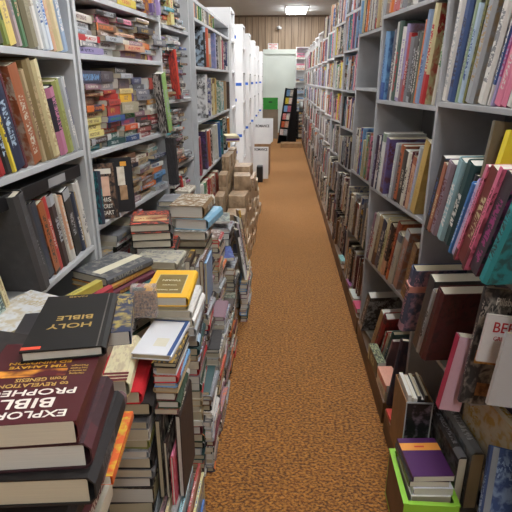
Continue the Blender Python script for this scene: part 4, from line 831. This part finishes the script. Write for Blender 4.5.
# white shelf unit beside the back door, low dark shelf before it
FW = Frame((0, 0), (1, 0), 'x')
def facing_case(x0, x1, y, zs, top, dep, mat, label, pal, nm, pileh=.6):
    e = empty('bookcase', (x0, y, 0), 0, label, 'bookcase', 'bookcases at the far end')
    W_ = x1-x0
    for a, b_ in ((0, .016), (W_-.016, W_)): boxes('side_panel', [(a, b_, 0, dep, 0, top)], mat, e)
    boxes('back_panel', [(.016, W_-.016, dep-.008, dep, 0, top)], mat, e)
    for z in zs+[top]: boxes('shelf', [(.016, W_-.016, 0, dep-.009, z-.016, z)], mat, e)
    for q, z in enumerate(zs):
        gap = ((zs+[top])[q+1]-z); zz = z+.001; k = 0
        while zz+.05 < z+gap*pileh:
            c = random.choice(pal); t = random.uniform(.025, .05); k += 1
            add_book((x0+.02, y+.01, zz+t/2), (1, 0, 0), (0, 1, 0), t-.001, min(W_-.045, random.uniform(.75, .97)*(W_-.045)), .16, c, None, hard=False, kind='book', place=nm, how='pile', row=q+1, idx=k); zz += t
facing_case(.33, .70, 15.2, [.35, .62, .92, 1.2, 1.5, 1.82, 2.12], 2.42, .26, M_PANEL, 'tall white shelf unit with stacked books right of the back door', ['white', 'ivory', 'yellow', 'sky_blue', 'gray', 'pink', 'silver', 'charcoal', 'peach'], 'white shelf unit by the back door')
facing_case(.17, .40, 14.2, [.05, .28, .50], .74, .26, M_BLACK, 'low black shelf of stacked books beside the magazine rack', ['maroon', 'gray', 'tan', 'rust', 'pink', 'charcoal', 'ivory'], 'low black shelf beyond the rack', .95)
facing_case(.405, .64, 14.2, [.05, .28, .50], .74, .26, M_BLACK, 'low black shelf of stacked books, right one of the pair at the far end', ['gray', 'charcoal', 'tan', 'ivory', 'black', 'silver'], 'right low black shelf', .95)
cbx = boxes('flat_carton', [(0, .5, 0, .4, 0, .10)], M_CARD, None, .003, loc=(-.05, 12.3, .001)); tag(cbx, 'flat tan cardboard carton lying across the far end of the aisle', 'box')
pot = cyl('metal_canister', (.5, 14.33, .741), (.5, 14.33, .98), .07, noisy('steel', 'a8acb0', 'c4c8cc', 5, .3, metal=.8)); tag(pot, 'steel canister on the low black shelf by the white shelf unit', 'canister')
# long dark label box lying under the middle shelf at the left
db_ = empty('label_box', FL1.P(.35, -.0, 1.235), math.pi/2, 'long black box with a gray label lying on the dark volumes at the left', 'box')
boxes('box_body', [(0, .55, .01, .1, -.0, .04)], M_BLACK, db_, .002); boxes('label', [(.30, .42, .0086, .0099, .008, .034)], noisy('gray_label', '8a8a8c', 'a2a2a4', 4, .5), db_)
# packet of brown granules
pk = empty('seed_packet', (-.475, 1.44, 0.822), R(4), 'clear packet of coarse brown granules standing between the cream volume and the yellow book', 'packet')
M_GRAN = noisy('granules', '2c1d14', 'a07c58', 130, .6, 1, 130, lo=.4, hi=.6)
o = boxes('granules', [(0, .075, 0, .03, 0, .085)], M_GRAN, pk, .006)
M_FILM, _, fns, fls, fb_ = newmat('clear_film'); fb_.inputs['Base Color'].default_value = (.95, .86, .84, 1); fb_.inputs['Transmission Weight'].default_value = .75; fb_.inputs['Roughness'].default_value = .12; fb_.inputs['IOR'].default_value = 1.1
boxes('film_bag', [(-.003, .078, -.003, .033, .0, .108)], M_FILM, pk, .003)

# ------------------------------------------------------------------ build the books
def top_text(root, T, body, y, z, width, size, ink, name='title'):
    mw = Matrix(((0, 0, -1, -(T/2+.0004)), (1, 0, 0, y), (0, -1, 0, z), (0, 0, 0, 1)))
    return text(body, size, M_INKS[ink], root, mw, name, sx=width/(size*.62*len(body)), bold=size*.012)
def front_text(root, T, body, y, z, width, size, ink, name='title', rot=0):
    mw = Matrix(((0, 0, 1, (T/2+.0006)), (1, 0, 0, y), (0, 1, 0, z), (0, 0, 0, 1)))
    return text(body, size, M_INKS[ink], root, mw, name, sx=width/(size*.62*len(body)), bold=size*.012)
def back_text(root, T, body, y, z, width, size, ink, name='title'):
    mw = Matrix(((0, 0, -1, -(T/2+.0006)), (-1, 0, 0, y), (0, 1, 0, z), (0, 0, 0, 1)))
    return text(body, size, M_INKS[ink], root, mw, name, sx=width/(size*.62*len(body)), bold=size*.012)
def plate(root, T, y0, y1, z0, z1, mat, name, sgn=-1, t=.0003, y=0):
    x = sgn*(T/2+t/2+.00005); return boxes(name, [(x-t/2, x+t/2, y0, y1, z0, z1)], mat, root)
M_FLAME = noisy('flame_print', '5a2028', 'f2a23c', 22, .4, stretch=(1, 1, 2.2), lo=.45, hi=.68)
M_OLIVE = noisy('olive_panel', '77632c', '86713a', 30, .5)
M_SCENE = noisy('picture_print', '2a2118', 'c8a23c', 24, .4, lo=.45, hi=.7)
def detail(b, r):
    T, L, W, n = b['T'], b['L'], b['W'], b['near']
    if n == 'explore':
        for body, z, wd, sz in (('EXPLORING', .021, .155, .023), ('BIBLE', .049, .135, .034), ('PROPHECY', .077, .152, .022)): top_text(r, T, body, .092, z, wd, sz, 'e9e4d8')
        top_text(r, T, 'to REVELATION', .088, .097, .125, .014, 'c3a45a', 'subtitle'); top_text(r, T, 'from GENESIS', .080, .112, .10, .014, 'c3a45a', 'subtitle')
        plate(r, T, .045, .172, .121, .142, M_FLAME, 'flame_picture')
        for i, t in enumerate(('Clarifying', 'the Meaning of', 'Every Prophetic', 'Passage')): top_text(r, T, t, .027, .124+.008*i, .04, .006, 'c3a45a', 'subtitle')
        top_text(r, T, 'ED HINDSON', .095, .164, .105, .011, 'd9a83a', 'author_line'); top_text(r, T, 'TIM LAHAYE', .095, .151, .105, .011, 'd9a83a', 'author_line')
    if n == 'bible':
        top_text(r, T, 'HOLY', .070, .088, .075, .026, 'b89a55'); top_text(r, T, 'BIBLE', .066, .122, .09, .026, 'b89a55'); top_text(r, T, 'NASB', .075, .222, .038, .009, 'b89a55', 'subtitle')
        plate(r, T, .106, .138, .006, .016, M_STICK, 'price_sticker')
        plate(r, T, .011, .0135, .0, L, noisy('gray_groove', '55524c', '6c6862', 9, .4), 'hinge_groove')  # paler gray line along the hinge groove
    if n == 'cream':
        for z in (.0, .016, .032): plate(r, T, 0, W, z, z+.011, noisy('red_band', '6c1c22', '7c2228', 9, .5), 'red_band')
    if n == 'stripe': plate(r, T, .045, .085, 0.02, L, noisy('cream_stripe', 'd6cfb4', 'e0dac2', 9, .5), 'cream_stripe')
    if n == 'blue_edge':
        m = noisy('blue_border', '2f4f88', '3a5c98', 6, .4)
        plate(r, T, 0, .012, 0, L, m, 'border'); plate(r, T, .012, W, L-.01, L, m, 'border')
        plate(r, T, .03, .07, .05, .1, noisy('cream_patch', 'dcd8c4', 'e6e2d0', 6, .5), 'patch')
    if n == 'twain':
        plate(r, T, .024, .128, .030, .2, noisy('pale_border', 'c9b98a', 'd6c89c', 6, .5), 'border'); plate(r, T, .027, .125, .033, .197, M_OLIVE, 'title_panel', t=.0006)
        T2 = T+.0012
        top_text(r, T2, 'MARK TWAIN', .076, .06, .07, .012, 'e8e2c8', 'lettering'); top_text(r, T2, 'autobiography', .076, .10, .07, .009, 'e8e2c8', 'lettering'); top_text(r, T2, 'TWAIN', .076, .145, .062, .022, 'e8e2c8', 'lettering')
    if n == 'thriller':
        plate(r, T, .012, W-.01, .05, .14, noisy('glow_print', '7c3a20', 'e8c890', 14, .4), 'cover_picture'); top_text(r, T+.001, 'TERMINAL LIST', .08, .09, .135, .026, 'b0282c')
        plate(r, T, .115, .15, .008, .02, M_STICK, 'price_sticker')
    if n == 'mauve': boxes('red_spine', [(-T/2, T/2+.0005, -.0022, -.0012, 0, L)], noisy('red_side', 'b02a50', 'c03a60', 6, .5), r)
    if n == 'figure':
        plate(r, T, .025, .065, .09, .165, noisy('pale_figure', 'd8a890', 'e8c0a8', 30, .5), 'cover_picture', -1); plate(r, T, .015, .075, .175, .195, M_INKS['e9e4d8'], 'title_block', -1)
        for i, t in enumerate(('HIS', 'SECRET', 'HEART')): back_text(r, T, t, .045, .075-.026*i, .055, .022, 'e9e4d8')
        plate(r, T, .07, .08, .15, .162, M_STICK, 'price_sticker', -1, t=.0006)
    if n == 'profile':
        plate(r, T, .03, .06, .11, .185, noisy('pale_beard', 'c8bca8', 'ece4d4', 30, .5), 'cover_picture', -1); plate(r, T, .025, .055, .05, .109, noisy('tan_beard', '8c6c4c', 'b89470', 30, .5), 'cover_picture', -1)
        plate(r, T, .02, .045, .187, .205, noisy('gold_sticker', 'e8a03c', 'f0b44c', 5, .4), 'price_sticker', -1)
    if n == 'appet': front_text(r, T, 'APPETIZERS', .085, .36, .13, .026, '1d1d1f'); front_text(r, T, 'SOUPS', .075, .255, .07, .026, 'e8e2c8')
    if n == 'beef': front_text(r, T, 'BEEF', .062, .112, .10, .045, 'b0282c'); front_text(r, T, 'GRILL IT', .06, .078, .08, .018, 'b0282c', 'subtitle')
    if n == 'pills':
        front_text(r, T, 'Pillsbury', .075, .345, .12, .034, 'e9e4d8')
        plate(r, T, .03, .13, .20, .245, noisy('white_plate', 'bfbab2', 'd2cdc4', 8, .5), 'title_plate', 1); front_text(r, T+.001, 'Slow', .08, .226, .05, .026, '1d1d1f')
        plate(r, T, .015, .125, .14, .185, noisy('food_print', '9c5a2c', 'e0b45c', 60, .4), 'food_picture', 1); plate(r, T, .04, .14, .03, .075, noisy('bread_print', '5a3a22', 'a8764a', 50, .4), 'food_picture', 1)
    if n == 'plainwhite': front_text(r, T, 'M', .15, .2, .012, .014, '1d1d1f')
    if n == 'bluebook': front_text(r, T, 'PLUM', .045, .20, .06, .03, 'e9e4d8'); front_text(r, T, 'BOOK', .045, .14, .06, .03, 'e9e4d8')
    if n == 'bluecover': plate(r, T, 0, .02, 0, L, noisy('gray_spine', '82868a', '969a9e', 8, .5), 'spine_strip', 1)
    if n == 'purple': plate(r, T, -.0005, W+.0005, L*.66, L*.86, noisy('orange_band', 'e8963c', 'f0a44c', 4, .5), 'paper_band', 1); plate(r, T+.001, .05, .085, L*.74, L*.78, M_INKS['d84a3a'], 'band_mark', 1)
    if n == 'wild':
        z = .205; o = boxes('title_band', [(-T/2-.0004, T/2+.0008, -.010, .07, z, z+.03)], noisy('salmon_band', 'd89a90', 'e4a89e', 8, .5), r)
        mw = Matrix(((1, 0, 0, 0), (0, 0, -1, -.0106), (0, 1, 0, z+.015), (0, 0, 0, 1))); text('WILD', .022, M_INKS['1d1d1f'], r, mw, 'title', sx=T*.95/(.022*.62*4), bold=.0006)
for b in BOOKS:
    if b['cn'] == '4d5674': b['near'] = 'wild'; b['T'] = max(b['T'], .045)

# how much of each book the picture shows: cast sight lines
from mathutils.bvhtree import BVHTree
bpy.context.view_layer.update()
V = []; P = []; own = []
for i, b in enumerate(BOOKS):
    g = Geo(); book_faces(b, g, g, b['M']); k = len(V); V += g.v; P += [tuple(x+k for x in f) for f in g.f]; own += [i]*len(g.f)
for o in bpy.data.objects:
    if o.type == 'MESH':
        k = len(V); mw = o.matrix_world; V += [tuple(mw @ v.co) for v in o.data.vertices]; P += [tuple(x+k for x in p.vertices) for p in o.data.polygons]; own += [-1]*len(o.data.polygons)
bvh = BVHTree.FromPolygons(V, P); vis = [0]*len(BOOKS); org = Vector((0, 0, CAM_H)); ST = 2
for py in range(0, 512, ST):
    for px in range(0, 512, ST):
        h = bvh.ray_cast(org, Vector(ray(px+.9, py+.9)).normalized())
        if h[0] is not None and own[h[2]] >= 0: vis[own[h[2]]] += ST*ST
del V, P, own
KEEP = {}
for kind, lim in (('book', 299), ('paperback', 299), ('magazine', 299)):
    ids = sorted([i for i, b in enumerate(BOOKS) if b['kind'] == kind and vis[i] > 0], key=lambda i: -vis[i])[:lim]
    for i in ids: KEEP[i] = 1
    print('BOOKS', kind, sum(b['kind'] == kind for b in BOOKS), 'visible', sum(1 for i, b in enumerate(BOOKS) if b['kind'] == kind and vis[i] > 0), 'kept', len(ids), 'smallest', vis[ids[-1]] if ids else None)
NAMED = {k: lin(v) for k, v in PAL.items() if k not in ('ivory', 'mauve')}
def cname(n):
    if n is None: return None
    if n in PAL: return CN(n)
    c = lin(n); f = lambda v: v**.45
    return CN(min(NAMED, key=lambda k: sum((f(a)-f(b))**2 for a, b in zip(NAMED[k], c))))
def auto_label(b, lvl=0):
    i = b['info']; c = cname(b['cn']); how = i.get('how'); kd = b['kind']; pl = i.get('place', '')
    th = 'thick ' if b['T'] > .032 else 'thin ' if b['T'] < .014 else ''
    if how == 'row':
        p, n = cname(i.get('prev')), cname(i.get('next'))
        rel = 'between %s and %s' % (p, n) if p and n and p != n else 'between two %s ones' % p if p and n else 'right of a %s one' % p if p else 'left of a %s one' % n if n else 'on its own'
        t = '%s %s %s, %s' % (c, kd, rel, pl)
        if lvl == 1: t = '%s%s %s, %s from left, %s' % (th, c, kd, ordw(i.get('idx', 1)), pl)
        return t
    if how == 'stack': return '%s %s, %s up in %s pile, %s' % (c, kd, ordw(i['idx']), ordw(i['col']), pl)
    if how == 'heap':
        return '%s%s %s, %s up, %s' % ('' if lvl == 0 else th, c, kd, ordw(i['idx']), pl)
    if how == 'edge': return '%s spine %s, %s from the carpet side' % (c, pl, ordw(i['idx']))
    if how == 'pile': return '%s %s, %s up on the %s shelf of the %s' % (c, kd, ordw(i['idx']), ordw(i['row']), pl)
    return '%s %s' % (c, kd)
def group_of(b):
    i = b['info']; p = i.get('place')
    return {'row': 'books upright on the shelves', 'stack': 'paperbacks lying in piles on the left shelves', 'heap': 'books stacked in the heap on the left', 'edge': 'books on edge in the heap', 'pile': 'books stacked at the far end'}.get(i.get('how'), 'books around the aisle')
used = {}
rest = {'book': Geo(), 'paperback': Geo(), 'magazine': Geo()}
PAPERBACK_NAME = {'book': ('hardcover_book', 'softcover_book'), 'paperback': ('paperback_book', 'paperback_book'), 'magazine': ('magazine', 'magazine')}
for i, b in sorted(enumerate(BOOKS), key=lambda q: -vis[q[0]]):
    mat = M_CLOTH if b['hard'] else M_COVER
    if i not in KEEP:
        g = rest[b['kind']]; book_faces(b, g, g, b['M'], 1, 0); continue
    lab = b['info'].get('lab') or auto_label(b)
    if lab in used or len(lab.split()) > 16: lab = b['info'].get('lab') or auto_label(b, 1)
    if len(lab.split()) > 16: lab = ' '.join(lab.replace(' bookcase', ' case').replace('thick ', '').replace('thin ', '').split()[:16])
    if lab in used: lab = lab+' (%s)' % ('upper' if b['M'].translation.z > 1 else 'lower')
    lab = lab.replace(' a orange', ' an orange').replace(' a ivory', ' an ivory').replace(' a olive', ' an olive')
    used[lab] = 1
    nm = PAPERBACK_NAME[b['kind']][0 if b['hard'] else 1]; I = Matrix.Identity(4)
    cat = 'magazine' if b['kind'] == 'magazine' else 'book'
    if vis[i] >= 45 or b['near']:
        root = bpy.data.objects.new(nm, None); COL.objects.link(root); root.matrix_basis = b['M']; root.empty_display_size = .03
        gc, gp = Geo(), Geo(); book_faces(b, gc, gp, I, 0, 0)
        cv = link('cover', gc.build('cover', [mat]), root); link('pages', gp.build('pages', [M_PAGE]), root)
        tag(root, lab, cat, group_of(b))
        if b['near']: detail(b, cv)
    else:
        g = Geo(); book_faces(b, g, g, I, 1, 0); o = link(nm, g.build(nm, [mat, M_PAGE])); o.matrix_basis = b['M']; tag(o, lab, cat, group_of(b))
for k, (nm, lab) in {'book': ('distant_books', 'remaining books filling the farther shelves and the lower stacks on both sides of the aisle'), 'paperback': ('remaining_paperbacks', 'remaining small paperbacks packed in piles on the gray bookcases at left'), 'magazine': ('remaining_magazines', 'remaining magazines at the far end of the aisle')}.items():
    if rest[k].f: tag(link(nm, rest[k].build(nm, [M_COVER, M_PAGE])), lab, 'books', kind='stuff')
# table that carries the nearest piles
tb = empty('low_table', (-.72, .42, 0), 0, 'low wooden table hidden under the nearest piles of books at the left', 'table')
boxes('tabletop', [(0.04, .30, 0, .58, .59, .62)], M_BLACK, tb, .004)
for x in (.05, .25):
    for y in (.02, .52): boxes('leg', [(x, x+.04, y, y+.04, 0, .589)], M_BLACK, tb, .003)
